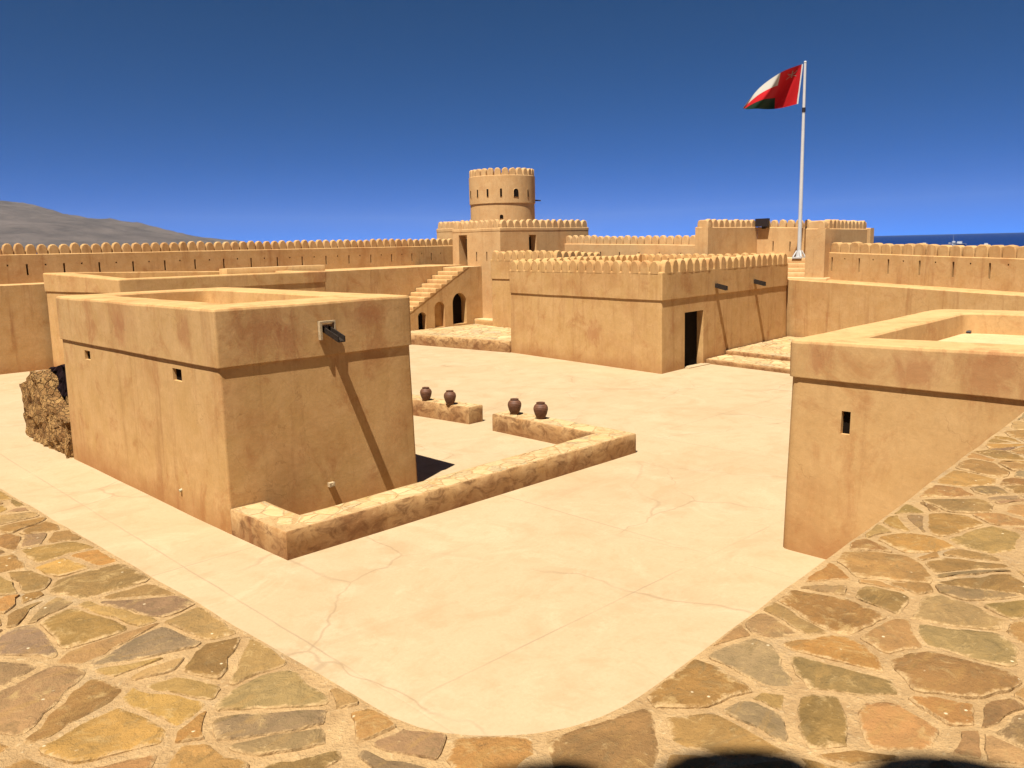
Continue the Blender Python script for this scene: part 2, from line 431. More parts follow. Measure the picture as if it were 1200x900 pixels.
def make_building(root, cs, rad, z_base, z_corn, over, z_top, thick, roof_drop, mat, holes=(), roofmat=None, cell=0.45, batter=0.0, in_rad=0.6):
    """plastered flat-roofed room: wall, parapet and roof meshes under root. holes: (edge,s0,s1,z0,z1,kind,depth,arch)"""
    sh = Shell(cs, rad, cell, holes)
    lo = sh.ring(batter, z_base); hi = sh.ring(0.0, z_corn)
    H = z_corn - z_base
    tb = {0.0, 1.0}; hb = []
    for h in holes:
        t0 = (h[3] - z_base) / H; t1 = (h[4] - z_base) / H
        t0 = max(t0, 0.0); tb.add(t0); tb.add(t1)
        hb.append((h[0], sh.u_of(h[0], h[1]), sh.u_of(h[0], h[2]), t0, t1))
    tb = sorted(tb); tt = []
    for a, b in zip(tb, tb[1:]):
        k = max(1, int((b - a) * H / cell)); tt += [a + (b - a) * q / k for q in range(k)]
    tt.append(1.0)
    mb = MB(); sh.band(mb, lo, hi, tt, hb)
    cA = sh.corners(batter); cB = sh.corners(0.0)
    for h in holes:
        e = h[0]
        def pf(s, z, e=e):
            u = sh.u_of(e, s); t = (z - z_base) / H
            return sh.pt(cA, z_base, (e, u)).lerp(sh.pt(cB, z_corn, (e, u)), t)
        d = (sh.cs[(e + 1) % sh.n] - sh.cs[e]).normalized()
        inward = (-d.y, d.x, 0)
        recess(h[5], pf, h[1], h[2], max(h[3], z_base), h[4], h[6], inward, root, [mat, M['dark']], h[7] if len(h) > 7 else 0, mb)
    mb.build('wall', mat, root, amp=WOB, smooth=40)
    # parapet
    zt = z_top if isinstance(z_top, (list, tuple)) else [z_top] * sh.n
    def zz(d): return [z + d for z in zt]
    mb = MB()
    r0 = sh.ring(0.0, z_corn); r1 = sh.ring(over, z_corn - 0.004); r2 = sh.ring(over, zz(-0.05)); r3 = sh.ring(over - 0.015, zz(-0.012)); r4 = sh.ring(over - 0.05, zz(0))
    sh.band(mb, r0, r1)
    nb = max(2, int((min(zt) - z_corn) / cell))
    sh.band(mb, r1, r2, [q / nb for q in range(nb + 1)]); sh.band(mb, r2, r3); sh.band(mb, r3, r4)
    inn = [-t for t in thick]; rs = in_rad
    i0 = sh.ring([t + 0.03 for t in inn], zz(0.0), rs); i1 = sh.ring(inn, zz(-0.03), rs); i2 = sh.ring([t - 0.02 for t in inn], zz(-roof_drop - 0.05), rs)
    sh.band(mb, r4, i0, [0, .33, .66, 1]); sh.band(mb, i0, i1); sh.band(mb, i1, i2, [0, .5, 1])
    mb.build('parapet', mat, root, amp=WOB, smooth=40)
    mb = MB()
    f = sh.ring([t + 0.01 for t in inn], zz(-roof_drop), rs)
    mb.poly(f); mb.build('roof', roofmat or M['roof'], root)
    return sh

# merlon variants: local x along the wall, y across, z up
def merlon_mesh(w, h, d, seed, pw=2.0, straight=0.4):
    rnd = random.Random(seed); mb = MB()
    prof = [(-w / 2, -0.08), (-w / 2, h * straight)]
    N = 12
    for k in range(1, N):
        a = math.pi - math.pi * k / N
        cx = math.copysign(abs(math.cos(a)) ** (2 / pw), math.cos(a)); sx = abs(math.sin(a)) ** (2 / pw)
        prof.append((w / 2 * cx, h * straight + h * (1 - straight) * sx))
    prof += [(w / 2, h * straight), (w / 2, -0.08)]
    jit = [(rnd.uniform(-.013, .013), rnd.uniform(-.014, .012)) for _ in prof]
    prof = [(x + j[0], z + (j[1] if z > 0 else 0)) for (x, z), j in zip(prof, jit)]
    def ring(y, ins):
        r = []
        for (x, z) in prof:
            k = 1 - ins / (w / 2); r.append(mb.vert((x * k, y, z if z < 0 else max(0, z - ins * (z / h)))))
        return r
    rg = [ring(-d / 2, 0.03), ring(-d / 2 + 0.03, 0), ring(d / 2 - 0.03, 0), ring(d / 2, 0.03)]
    n = len(prof)
    for a, b in zip(rg, rg[1:]):
        for k in range(n - 1): mb.face((a[k], b[k], b[k + 1], a[k + 1]))
    mb.face(rg[0]); mb.face(rg[-1][::-1])
    me = bpy.data.meshes.new('merlon')
    me.from_pydata([tuple(v) for v in mb.v], [], mb.f)
    me.polygons.foreach_set('use_smooth', [True] * len(me.polygons)); me.set_sharp_from_angle(angle=R(32))
    return me
MER = {}
def merlons(root, p0, p1, pitch, w, h, d, mat, skip0=0, pw=2.0, straight=0.4, n=None):
    p0 = Vector(p0); p1 = Vector(p1); L = (p1 - p0).length
    n = n or max(1, round(L / pitch))
    key = (w, h, d, pw, straight, mat.name)
    if key not in MER:
        MER[key] = [merlon_mesh(w, h, d, 100 + s, pw, straight) for s in range(4)]
        for me in MER[key]: me.materials.append(mat)
    dr = p1 - p0; ang = math.atan2(dr.y, dr.x)
    for k in range(skip0, n):
        o = bpy.data.objects.new('merlon', random.choice(MER[key])); COL.objects.link(o)
        p = p0 + dr * ((k + 0.5) / n)
        o.location = p; o.rotation_euler = (random.gauss(0, .012), random.gauss(0, .02), ang + random.gauss(0, .025))
        o.scale = (random.uniform(0.94, 1.03), 1, random.uniform(0.91, 1.04))
        adopt(o, root)

def wall_run(root, name, p0, p1, zb, zt, t, mat, holes=(), cell=0.5, hole_name='loophole', hdepth=None, amp=None, back=None):
    """straight wall p0->p1 (seen face on the right-hand side of the direction), zb/zt = (start,end) heights, thickness t to the left"""
    p0 = Vector(p0[:2]); p1 = Vector(p1[:2]); L = (p1 - p0).length; d = (p1 - p0) / L; inn = Vector((-d.y, d.x))
    mb = MB()
    br = {0.0, L}
    for h in holes: br.add(h[0]); br.add(h[1])
    br = sorted(br); ss = []
    for a, b in zip(br, br[1:]):
        k = max(1, int((b - a) / cell)); ss += [a + (b - a) * q / k for q in range(k)]
    ss.append(L)
    def zlo(s): return zb[0] + (zb[1] - zb[0]) * s / L
    def zhi(s): return zt[0] + (zt[1] - zt[0]) * s / L
    # holes given as (s0,s1,t0,t1) with t = fraction of height
    tb = {0.0, 1.0}
    for h in holes: tb.add(h[2]); tb.add(h[3])
    tb = sorted(tb); tt = []; Hh = zt[0] - zb[0]
    for a, b in zip(tb, tb[1:]):
        k = max(1, int((b - a) * Hh / cell)); tt += [a + (b - a) * q / k for q in range(k)]
    tt.append(1.0)
    def pt(s, f, off=0.0):
        q = p0 + d * s + inn * off
        return Vector((q.x, q.y, zlo(s) + (zhi(s) - zlo(s)) * f))
    g = [[mb.vert(pt(s, f)) for s in ss] for f in tt]
    for r in range(len(tt) - 1):
        for k in range(len(ss) - 1):
            sm = .5 * (ss[k] + ss[k + 1]); tm = .5 * (tt[r] + tt[r + 1])
            if any(h[0] < sm < h[1] and h[2] < tm < h[3] for h in holes): continue
            mb.face((g[r][k], g[r][k + 1], g[r + 1][k + 1], g[r + 1][k]))
    # top with rounded lip, back, ends
    top = [g[-1]]
    for off, dz in ((0.03, 0.025), (t * .5, 0.03), (t - 0.03, 0.025), (t, 0.0)):
        row = []
        for s in ss: q = pt(s, 1, off); q.z += dz; row.append(mb.vert(q))
        top.append(row)
    for a, b in zip(top, top[1:]):
        for k in range(len(ss) - 1): mb.face((a[k], a[k + 1], b[k + 1], b[k]))
    bot = [mb.vert(pt(s, 0, t)) for s in ss]
    for k in range(len(ss) - 1): mb.face((top[-1][k], top[-1][k + 1], bot[k + 1], bot[k]))
    for e, flip in ((0, False), (-1, True)):
        loop = [r[e] for r in g] + [r[e] for r in top[1:]] + [bot[e]]
        mb.face(loop if flip else loop[::-1])
    w = mb.build(name, mat, root, amp=WOB if amp is None else amp, smooth=45)
    for h in holes:
        hw = 0.0
        recess(h[4] if len(h) > 4 else hole_name, lambda s, f: pt(s, f), h[0], h[1], h[2], h[3], hdepth or t * 0.8, (inn.x, inn.y, 0), root, [mat, M['dark']])
    return pt, L

# crazy paving -------------------------------------------------------------
def clip(poly, n, c):
    out = []
    for i in range(len(poly)):
        a = poly[i]; b = poly[(i + 1) % len(poly)]; da = a[0] * n[0] + a[1] * n[1] - c; db = b[0] * n[0] + b[1] * n[1] - c
        if da <= 0: out.append(a)
        if (da < 0 < db) or (db < 0 < da):
            t = da / (da - db); out.append((a[0] + (b[0] - a[0]) * t, a[1] + (b[1] - a[1]) * t))
    return out
STONE_COLS = [(0.27, 0.165, 0.06), (0.25, 0.16, 0.065), (0.235, 0.15, 0.06), (0.29, 0.185, 0.075), (0.235, 0.142, 0.055), (0.22, 0.138, 0.055), (0.24, 0.158, 0.07), (0.29, 0.17, 0.058), (0.31, 0.19, 0.065), (0.205, 0.15, 0.085), (0.23, 0.16, 0.078), (0.28, 0.185, 0.085), (0.25, 0.155, 0.06), (0.215, 0.15, 0.078)]
def cells(x0, y0, x1, y1, sx, sy, rnd, jit=0.46):
    nx = int((x1 - x0) / sx) + 3; ny = int((y1 - y0) / sy) + 3
    P = {}
    for i in range(nx):
        for j in range(ny):
            if rnd.random() < 0.10: continue
            P[(i, j)] = (x0 + (i - 1 + 0.5 * (j % 2) + 0.5 + rnd.uniform(-jit, jit)) * sx, y0 + (j - 1 + 0.5 + rnd.uniform(-jit, jit)) * sy, rnd.uniform(-0.5, 0.5) * sx * sy)
    for (i, j), p in P.items():
        poly = [(p[0] - 1.6 * sx, p[1] - 1.6 * sy), (p[0] + 1.6 * sx, p[1] - 1.6 * sy), (p[0] + 1.6 * sx, p[1] + 1.6 * sy), (p[0] - 1.6 * sx, p[1] + 1.6 * sy)]
        for a in range(-3, 4):
            for b in range(-3, 4):
                if (a or b) and (i + a, j + b) in P:
                    q = P[(i + a, j + b)]; n = (q[0] - p[0], q[1] - p[1])
                    c = 0.5 * (q[0] ** 2 + q[1] ** 2 - p[0] ** 2 - p[1] ** 2) + 0.5 * (p[2] - q[2])
                    poly = clip(poly, n, c)
                    if len(poly) < 3: break
            if len(poly) < 3: break
        if len(poly) >= 3:
            if rnd.random() < 0.3:
                a = rnd.uniform(0, math.pi); n = (math.cos(a), math.sin(a)); cx = sum(q[0] for q in poly) / len(poly); cy = sum(q[1] for q in poly) / len(poly)
                c = n[0] * cx + n[1] * cy + rnd.uniform(-.25, .25) * sy
                for h in (clip(poly, n, c), clip(poly, (-n[0], -n[1]), -c)):
                    if len(h) >= 3: yield h
            else: yield poly
def flagstones(mb, polys, zf, rnd, gap=(0.012, 0.05), hgt=0.012, fixer=None, drop=0.05, cols=None):
    cols = cols or STONE_COLS
    for poly in polys:
        if rnd.random() < drop: continue
        g = rnd.uniform(*gap)
        cx = sum(p[0] for p in poly) / len(poly); cy = sum(p[1] for p in poly) / len(poly)
        # inset every edge by g
        pl = poly
        for i in range(len(poly)):
            a = poly[i]; b = poly[(i + 1) % len(poly)]; ex, ey = b[0] - a[0], b[1] - a[1]; L = math.hypot(ex, ey)
            if L < 1e-5: continue
            n = (ey / L, -ex / L); c = n[0] * a[0] + n[1] * a[1]
            if n[0] * cx + n[1] * cy > c: n = (-n[0], -n[1]); c = -c
            pl = clip(pl, n, c - g * rnd.uniform(0.5, 1.4))
            if len(pl) < 3: break
        if len(pl) < 3: continue
        ar = 0.5 * abs(sum(pl[i][0] * pl[(i + 1) % len(pl)][1] - pl[(i + 1) % len(pl)][0] * pl[i][1] for i in range(len(pl))))
        if ar < 0.004: continue
        # soften corners, add points, roughen
        pts = pl
        for it in range(2):
            q = []
            for i in range(len(pts)):
                a = pts[i]; b = pts[(i + 1) % len(pts)]; k = 0.09 if it == 0 else 0.2
                q += [(a[0] + (b[0] - a[0]) * k, a[1] + (b[1] - a[1]) * k), (a[0] + (b[0] - a[0]) * (1 - k), a[1] + (b[1] - a[1]) * (1 - k))]
            pts = q
        dense = []
        for i in range(len(pts)):
            a = pts[i]; b = pts[(i + 1) % len(pts)]; L = math.hypot(b[0] - a[0], b[1] - a[1]); k = max(1, int(L / 0.035))
            for s in range(k): dense.append((a[0] + (b[0] - a[0]) * s / k, a[1] + (b[1] - a[1]) * s / k))
        cx = sum(p[0] for p in dense) / len(dense); cy = sum(p[1] for p in dense) / len(dense)
        rg = []
        for p in dense:
            nv = noise.noise_vector(Vector((p[0] * 9, p[1] * 9, 3))) * 0.02 + noise.noise_vector(Vector((p[0] * 28, p[1] * 28, 9))) * 0.009
            x, y = p[0] + nv.x, p[1] + nv.y
            if fixer: x, y = fixer(x, y)
            rg.append((x, y))
        base = rnd.choice(cols); k = rnd.uniform(0.8, 1.18)
        col = tuple(b * k * rnd.uniform(0.94, 1.06) for b in base)
        tilt = (rnd.uniform(-.012, .012), rnd.uniform(-.012, .012)); h = hgt * rnd.uniform(0.5, 1.3)
        def H(x, y): return zf(x, y) + h + tilt[0] * (x - cx) + tilt[1] * (y - cy) + noise.noise(Vector((x * 6, y * 6, 1))) * 0.005
        n = len(rg)
        def sub(f, dz, e): return [mb.vert((cx + (x - cx) * f, cy + (y - cy) * f, H(cx + (x - cx) * f, cy + (y - cy) * f) + dz), col + (e,)) for x, y in rg]
        r0 = [mb.vert((x, y, zf(x, y) - 0.01), col + (1.0,)) for x, y in rg]
        rings = [r0, sub(0.985, -0.004, 1.0), sub(0.94, 0.0, 0.8), sub(0.78, 0.001, 0.3), sub(0.55, 0.002, 0.0), sub(0.22, 0.002, 0.0)]
        for a, b in zip(rings, rings[1:]):
            for i in range(n): mb.face((a[i], a[(i + 1) % n], b[(i + 1) % n], b[i]))
        mb.face(rings[-1])
def pave_quad(quad, z, sx, sy, seed, gap=(0.012, 0.04), hgt=0.015, drop=0.04, cols=None, inset=0.015):
    """stones clipped to a convex CCW quad"""
    rnd = random.Random(seed); mb = MB()
    xs = [q[0] for q in quad]; ys = [q[1] for q in quad]; out = []
    for poly in cells(min(xs), min(ys), max(xs), max(ys), sx, sy, rnd):
        pl = poly
        for i in range(len(quad)):
            a = quad[i]; b = quad[(i + 1) % len(quad)]; L = math.hypot(b[0] - a[0], b[1] - a[1]); n = ((b[1] - a[1]) / L, -(b[0] - a[0]) / L)
            pl = clip(pl, n, n[0] * a[0] + n[1] * a[1] - inset)
            if len(pl) < 3: break
        if len(pl) >= 3: out.append(pl)
    flagstones(mb, out, lambda x, y: z, rnd, gap, hgt, None, drop, cols)
    return mb
PALE_STONES = [(0.46, 0.31, 0.14), (0.42, 0.27, 0.11), (0.52, 0.36, 0.18), (0.40, 0.26, 0.11), (0.34, 0.22, 0.095), (0.44, 0.30, 0.14), (0.30, 0.20, 0.10), (0.36, 0.22, 0.08), (0.24, 0.19, 0.11)]

def slab(root, name, pts, z0, z1, mat, topmat=None, cell=0.4, amp=0.012):
    """prism with a subdivided side; pts CCW (may be concave)"""
    mb = MB(); n = len(pts); ring = []
    for i in range(n):
        a = Vector(pts[i][:2]); b = Vector(pts[(i + 1) % n][:2]); k = max(1, int((b - a).length / cell))
        for q in range(k): ring.append(a.lerp(b, q / k))
    cen = sum(ring, Vector((0, 0))) / len(ring)
    zs = [z0, z0 + (z1 - z0) * .5, z1 - 0.025]
    rows = [[mb.vert((p.x, p.y, z)) for p in ring] for z in zs]
    K = len(ring)
    tops = []
    for i in range(K):
        a = ring[i - 1]; b = ring[(i + 1) % K]; t = (b - a).normalized(); nn = Vector((t.y, -t.x))
        p = ring[i] - nn * 0.02; tops.append(mb.vert((p.x, p.y, z1)))
    rows.append(tops)
    for a, b in zip(rows, rows[1:]):
        for k in range(K): mb.face((a[k], a[(k + 1) % K], b[(k + 1) % K], b[k]))
    mb.face(tops, 1)
    return mb.build(name, [mat, topmat or mat], root, amp=amp, smooth=45)

# ------------------------------------------------------------------ world, sun, camera
SUN = Vector((0.40, 0.16, -1.0)).normalized()
world = bpy.data.worlds.new('World'); scene.world = world; world.use_nodes = True
nt = world.node_tree; nt.nodes.clear()
wo = nt.nodes.new('ShaderNodeOutputWorld'); bg = nt.nodes.new('ShaderNodeBackground'); sky = nt.nodes.new('ShaderNodeTexSky')
sky.sky_type = 'NISHITA'; sky.sun_disc = False
sky.sun_elevation = math.asin(-SUN.z); sky.sun_rotation = math.atan2(-SUN.x, -SUN.y) % (2 * math.pi)
sky.altitude = 16000; sky.air_density = 1.0; sky.dust_density = 0.0; sky.ozone_density = 7.0
bg.inputs[1].default_value = 0.075
tnt = nt.nodes.new('ShaderNodeMix'); tnt.data_type = 'RGBA'; tnt.blend_type = 'MULTIPLY'; tnt.inputs[0].default_value = 1.0; tnt.inputs[7].default_value = (0.30, 1.0, 1.12, 1)
nt.links.new(sky.outputs[0], tnt.inputs[6]); nt.links.new(tnt.outputs[2], bg.inputs[0]); nt.links.new(bg.outputs[0], wo.inputs[0])
ld = bpy.data.lights.new('sun', 'SUN'); ld.energy = 5.0; ld.angle = R(0.5); ld.color = (1.0, 0.94, 0.84)
so = bpy.data.objects.new('sun', ld); COL.objects.link(so); so.rotation_euler = SUN.to_track_quat('-Z', 'Y').to_euler(); so.location = (-10, -5, 30)

cam = bpy.data.cameras.new('camera'); co = bpy.data.objects.new('camera', cam); COL.objects.link(co)
cr_ = Vector((0.717734, -0.695915, -0.023667)); cu = Vector((0.131088, 0.10166, 0.986145)); cb = cr_.cross(cu)
mt = Matrix((cr_, cu, cb)).transposed().to_4x4(); mt.translation = (0, 0, 5.0); co.matrix_world = mt
cam.sensor_fit = 'HORIZONTAL'; cam.sensor_width = 36; cam.lens = 985 / 1200 * 36; cam.clip_start = 0.05; cam.clip_end = 60000
scene.camera = co
vs = scene.view_settings
scene.display_settings.display_device = 'sRGB'; vs.view_transform = 'Standard'; vs.look = 'None'; vs.exposure = 1.0; vs.gamma = 1.0; vs.use_curve_mapping = False

# ------------------------------------------------------------------ ground, sea, hills
mb = MB()
land = [(-3000, -3000), (75, -3000), (75, 70), (2500, 2300), (7200, 7000), (7200, 14000), (-3000, 14000)]
t_ = [mb.vert((x, y, -0.03)) for x, y in land]; b_ = [mb.vert((x, y, -8)) for x, y in land]
mb.face(t_)
for i in range(len(land)): mb.face((b_[i], b_[(i + 1) % len(land)], t_[(i + 1) % len(land)], t_[i]))
tag(mb.build('ground', M['sand']), kind='structure')
mb = MB(); mb.poly([(-15000, -15000, -6), (15000, -15000, -6), (15000, 15000, -6), (-15000, 15000, -6)])
tag(mb.build('water', M['sea']), kind='structure')
mb = MB()
fl = [(-1, -1), (39.5, -1), (39.5, 44), (-1, 44)]
nx, ny = 40, 45
g = [[mb.vert((x, y, 0.0)) for x in range(-1, 41)] for y in range(-1, 45)]
for a, b in zip(g, g[1:]):
    for k in range(len(a) - 1): mb.face((a[k], a[k + 1], b[k + 1], b[k]))
tag(mb.build('courtyard', M['screed']), kind='structure')
# hills: ridge surface sampled over azimuth and range
mb = MB()
def hill_h(az, r):
    # skyline height at 8 km by azimuth in degrees from +X
    pts = [(50, 0), (61, 20), (66.6, 141), (69.5, 240), (72.3, 320), (74.1, 384), (75.4, 420), (77.5, 427), (84, 470), (95, 380), (110, 250), (125, 40), (140, 0)]
    h = 0
    for (a, x), (b, y) in zip(pts, pts[1:]):
        if a <= az <= b: h = x + (y - x) * (az - a) / (b - a)
    env = max(0.0, 1 - abs(r - 8000) / 2600) ** 0.9
    p = Vector((math.cos(R(az)) * r, math.sin(R(az)) * r, 0)) / 900
    rid = 0; amp = 1; fq = 1
    for _ in range(5):
        rid += amp * (1 - 2 * abs(noise.noise(p * fq + Vector((_ * 3.1, 0, 0))))); amp *= 0.5; fq *= 2.1
    return max(0, h * env * (0.94 + 0.07 * rid) + (env * min(h, 150) / 150) * 30 * rid - 12)
AZ = [50 + 90 * k / 360 for k in range(361)]; RR = [5600 + 4800 * k / 90 for k in range(91)]
g = [[mb.vert((math.cos(R(a)) * r, math.sin(R(a)) * r, hill_h(a, r) - 2)) for a in AZ] for r in RR]
for a, b in zip(g, g[1:]):
    for k in range(len(a) - 1): mb.face((a[k], b[k], b[k + 1], a[k + 1]))
tag(mb.build('hills', M['hill'], smooth=60), kind='structure')

# ------------------------------------------------------------------ stone paved terrace in the foreground
TZ = 3.5
def ex(y): return 1.27 - 0.042 * (y - 6.12)
def ey(x): return 1.70 + 0.071 * (x - 3.65)
RRd = 0.62
def csd(x, y):   # signed distance to courtyard void (negative inside the void)
    a = ex(y) - x; b = ey(x) - y
    qx, qy = a + RRd, b + RRd
    return math.hypot(max(qx, 0), max(qy, 0)) + min(max(qx, qy), 0) - RRd
def to_edge(x, y, lvl):
    for _ in range(3):
        d = csd(x, y) - lvl; e = 0.01
        gx = (csd(x + e, y) - csd(x - e, y)) / (2 * e); gy = (csd(x, y + e) - csd(x, y - e)) / (2 * e); L = gx * gx + gy * gy + 1e-9
        x -= d * gx / L; y -= d * gy / L
    return x, y
terr = thing('paved_terrace', (0, 0, 0), 'wide terrace of irregular brown flagstones in pale mortar curving round the foreground', 'terrace')
mb = MB(); c_ = 0.1
X0, X1, Y0, Y1 = -2.5, 12.15, -2.5, 26.0
nx = int((X1 - X0) / c_) + 1; ny = int((Y1 - Y0) / c_) + 1
use = {}
for i in range(nx):
    for j in range(ny):
        if csd(X0 + (i + .5) * c_, Y0 + (j + .5) * c_) > 0.0: use[(i, j)] = 1
cnt = {}
for (i, j) in use:
    for q in ((i, j), (i + 1, j), (i + 1, j + 1), (i, j + 1)): cnt[q] = cnt.get(q, 0) + 1
vid = {}; vxy = {}
for q, n in cnt.items():
    x = X0 + q[0] * c_; y = Y0 + q[1] * c_
    if csd(x, y) < 0.12 and n < 4: x, y = to_edge(x, y, 0.0)
    z_ = TZ + noise.noise(Vector((x * 3, y * 3, 0))) * 0.008 + noise.noise(Vector((x * .7, y * .7, 5))) * 0.015
    vxy[q] = (x, y); vid[q] = mb.vert((x, y, z_))
edges = {}
for (i, j) in use:
    q = [(i, j), (i + 1, j), (i + 1, j + 1), (i, j + 1)]; mb.face([vid[k] for k in q], 0)
    for a, b in zip(q, q[1:] + q[:1]):
        if (b, a) in edges: del edges[(b, a)]
        else: edges[(a, b)] = 1
sk = {}
def skirt(q):
    if q not in sk:
        x, y = vxy[q]; nn = noise.noise(Vector((x * 5, y * 5, 8))) * 0.01
        ox, oy = to_edge(x, y, -0.012) if abs(csd(x, y)) < 0.05 else (x, y)
        sk[q] = [vid[q]] + [mb.vert((ox + nn, oy + nn, z)) for z in (TZ - 0.03, TZ - 0.3, TZ - 1.2, 0.0)]
    return sk[q]
for (a, b) in edges:
    A, B = skirt(a), skirt(b)
    for k in range(4): mb.face((A[k], A[k + 1], B[k + 1], B[k]), 0 if k == 0 else 1)
mb.build('wall', [M['mortar'], M['plaster_near']], terr, smooth=40)
rnd = random.Random(11); mb = MB()
def fix(x, y):
    if csd(x, y) < 0.012: return to_edge(x, y, 0.012)
    return x, y
def tz(x, y): return TZ + noise.noise(Vector((x * .7, y * .7, 5))) * 0.015
pl = []
ca, sa = math.cos(R(-24)), math.sin(R(-24))
for poly in cells(-8.0, -2.5, 13.0, 20.0, 0.31, 0.19, rnd, 0.46):
    poly = [(x * ca - y * sa, x * sa + y * ca) for x, y in poly]
    cx = sum(p[0] for p in poly) / len(poly); cy = sum(p[1] for p in poly) / len(poly)
    if csd(cx, cy) < 0.3 and csd(cx, cy) > -0.16:
        qx, qy = to_edge(cx, cy, 0.0); e = 0.01
        gx = (csd(qx + e, qy) - csd(qx - e, qy)); gy = (csd(qx, qy + e) - csd(qx, qy - e)); L = math.hypot(gx, gy); n = (-gx / L, -gy / L)
        poly = clip(poly, n, n[0] * qx + n[1] * qy - 0.004)
        if len(poly) < 3: continue
        cx = sum(p[0] for p in poly) / len(poly); cy = sum(p[1] for p in poly) / len(poly)
    if csd(cx, cy) > 0.008 and cx < 12 and (cx > -1.2 and cy > -1.2) and cy < 14: pl.append(poly)
flagstones(mb, pl, tz, rnd, (0.006, 0.024), 0.007, fix, 0.03)
mb.build('paving', M['stone'], terr, smooth=35)

# round tower behind the terrace (its crest throws the merlon shadows at the bottom right)
def round_tower(root, c, r, z0, zt, mat, nm, mh, mw, over=0.0, zring=None, th=0.4, a0=0.0, holes=(), md=0.3):
    N = 72; mb = MB()
    prof = []
    if zring: prof = [(r * 1.01, z0), (r, zring), (r + over, zring), (r + over, zt)]
    else: prof = [(r * 1.02, z0), (r, zt)]
    rows = []
    zl = []
    for (ra, za), (rb, zb_) in zip(prof, prof[1:]):
        k = max(1, int((zb_ - za) / 0.45)) if zb_ - za > 0.01 else 1
        for q in range(k): zl.append((ra + (rb - ra) * q / k, za + (zb_ - za) * q / k))
    zl.append(prof[-1]); zl += [(prof[-1][0] - 0.03, zt + 0.02), (prof[-1][0] - th, zt + 0.02), (prof[-1][0] - th, zt - 0.9)]
    for (ra, za) in zl: rows.append([mb.vert((c[0] + ra * math.cos(2 * math.pi * k / N), c[1] + ra * math.sin(2 * math.pi * k / N), za)) for k in range(N)])
    for ri, (a, b) in enumerate(zip(rows, rows[1:])):
        for k in range(N): mb.face((a[k], a[(k + 1) % N], b[(k + 1) % N], b[k]))
    mb.face(rows[-1])
    w = mb.build('wall', mat, root, amp=0.01, smooth=35)
    rr = prof[-1][0] - th / 2
    key = ('rt', mw, mh, md, mat.name)
    if key not in MER:
        MER[key] = [merlon_mesh(mw, mh, md, 300 + s, 2.2, 0.45) for s in range(3)]
        for me in MER[key]: me.materials.append(mat)
    for k in range(nm):
        a = a0 + 2 * math.pi * k / nm
        o = bpy.data.objects.new('merlon', random.choice(MER[key])); COL.objects.link(o)
        o.location = (c[0] + rr * math.cos(a), c[1] + rr * math.sin(a), zt + 0.02); o.rotation_euler = (0, 0, a + math.pi / 2); adopt(o, root)
H_ = 7.2
sc_ = Vector((-0.540, -1.450)) - Vector((0.40, 0.16)) * H_
tw = thing('round_tower', (sc_.x, sc_.y, TZ), 'plastered round tower at the viewpoint whose rounded merlons shade the terrace stones', 'tower')
round_tower(tw, (sc_.x, sc_.y), 3.72, TZ - 3.5, TZ + H_ - 0.55, M['plaster_near'], 40, 0.53, 0.46, a0=R(45.7), th=0.3)

# ------------------------------------------------------------------ near left room
A = thing('plastered_room', (9, 18, 0), 'large sand plastered flat-roofed room in the left foreground with one wooden spout', 'building', 'flat-roofed rooms in the courtyard')
csA = [(6.34, 13.9), (10.5, 13.93), (10.52, 22.45), (6.25, 22.3)]
def sA(y): return (22.3 - y)
make_building(A, csA, [0.05, 0.06, 0.5, 0.15], 0.0, 3.0, 0.036, 4.02, [1.25, 0.85, 1.0, 0.8], 0.42, M['plaster_near'],
              [(3, sA(20.66), sA(20.30), 2.62, 2.83, 'window', 0.07), (3, sA(15.85), sA(15.46), 2.61, 2.84, 'window', 0.07)], batter=0.03)
mb = MB()   # pale strips whose colour stands in for the spout recess's sunlit reveal
for lo, hi in (((8.32, 13.79, 3.31), (8.365, 13.87, 3.66)), ((8.365, 13.79, 3.625), (8.66, 13.87, 3.66)), ((8.635, 13.79, 3.35), (8.66, 13.87, 3.625))): mb.box(lo, hi)
lit_reveal = mb.build('spout_lit_reveal', M['pale_block'], A, amp=0.01)
def spout(root, x, y, z, L, w, h, drop=0.06):
    mb = MB(); t = 0.025
    def q(dx, f, dz): return Vector((x + dx, y - L * f, z + dz - drop * f))
    def plank(x0, x1, z0, z1):
        i = [mb.vert(q(a, f, b)) for f in (0.0, 1.0) for (a, b) in ((x0, z0), (x1, z0), (x1, z1), (x0, z1))]
        for k in range(4): mb.face((i[k], i[(k + 1) % 4], i[4 + (k + 1) % 4], i[4 + k]))
        mb.face(i[3::-1]); mb.face(i[4:])
    plank(-w / 2, w / 2, 0, t); plank(-w / 2, -w / 2 + t, t + .001, h); plank(w / 2 - t, w / 2, t + .001, h)
    return mb.build('water_spout', M['wood'], root)
spout(A, 8.50, 13.92, 3.46, 0.56, 0.16, 0.11, 0.18)
def pipe(root, p, d, L, r, mat):
    mb = MB(); p = Vector(p); d = Vector(d); n = 12
    mb.tube(p, p + d * L, r, n=n); return mb.build('drain_pipe', mat, root, smooth=40)
tag(pipe(A, (6.5, 15.85, 0.5), (-1, 0, -0.25), 0.26, 0.03, M['pipe']), 'short yellowish pipe stub')
mb = MB(); mb.box((8.33, 13.80, 0.44), (8.45, 13.95, 0.52)); mb.box((8.37, 13.77, 0.46), (8.42, 13.80, 0.50)); mb.build('outlet_box', M['pale_block'], A)

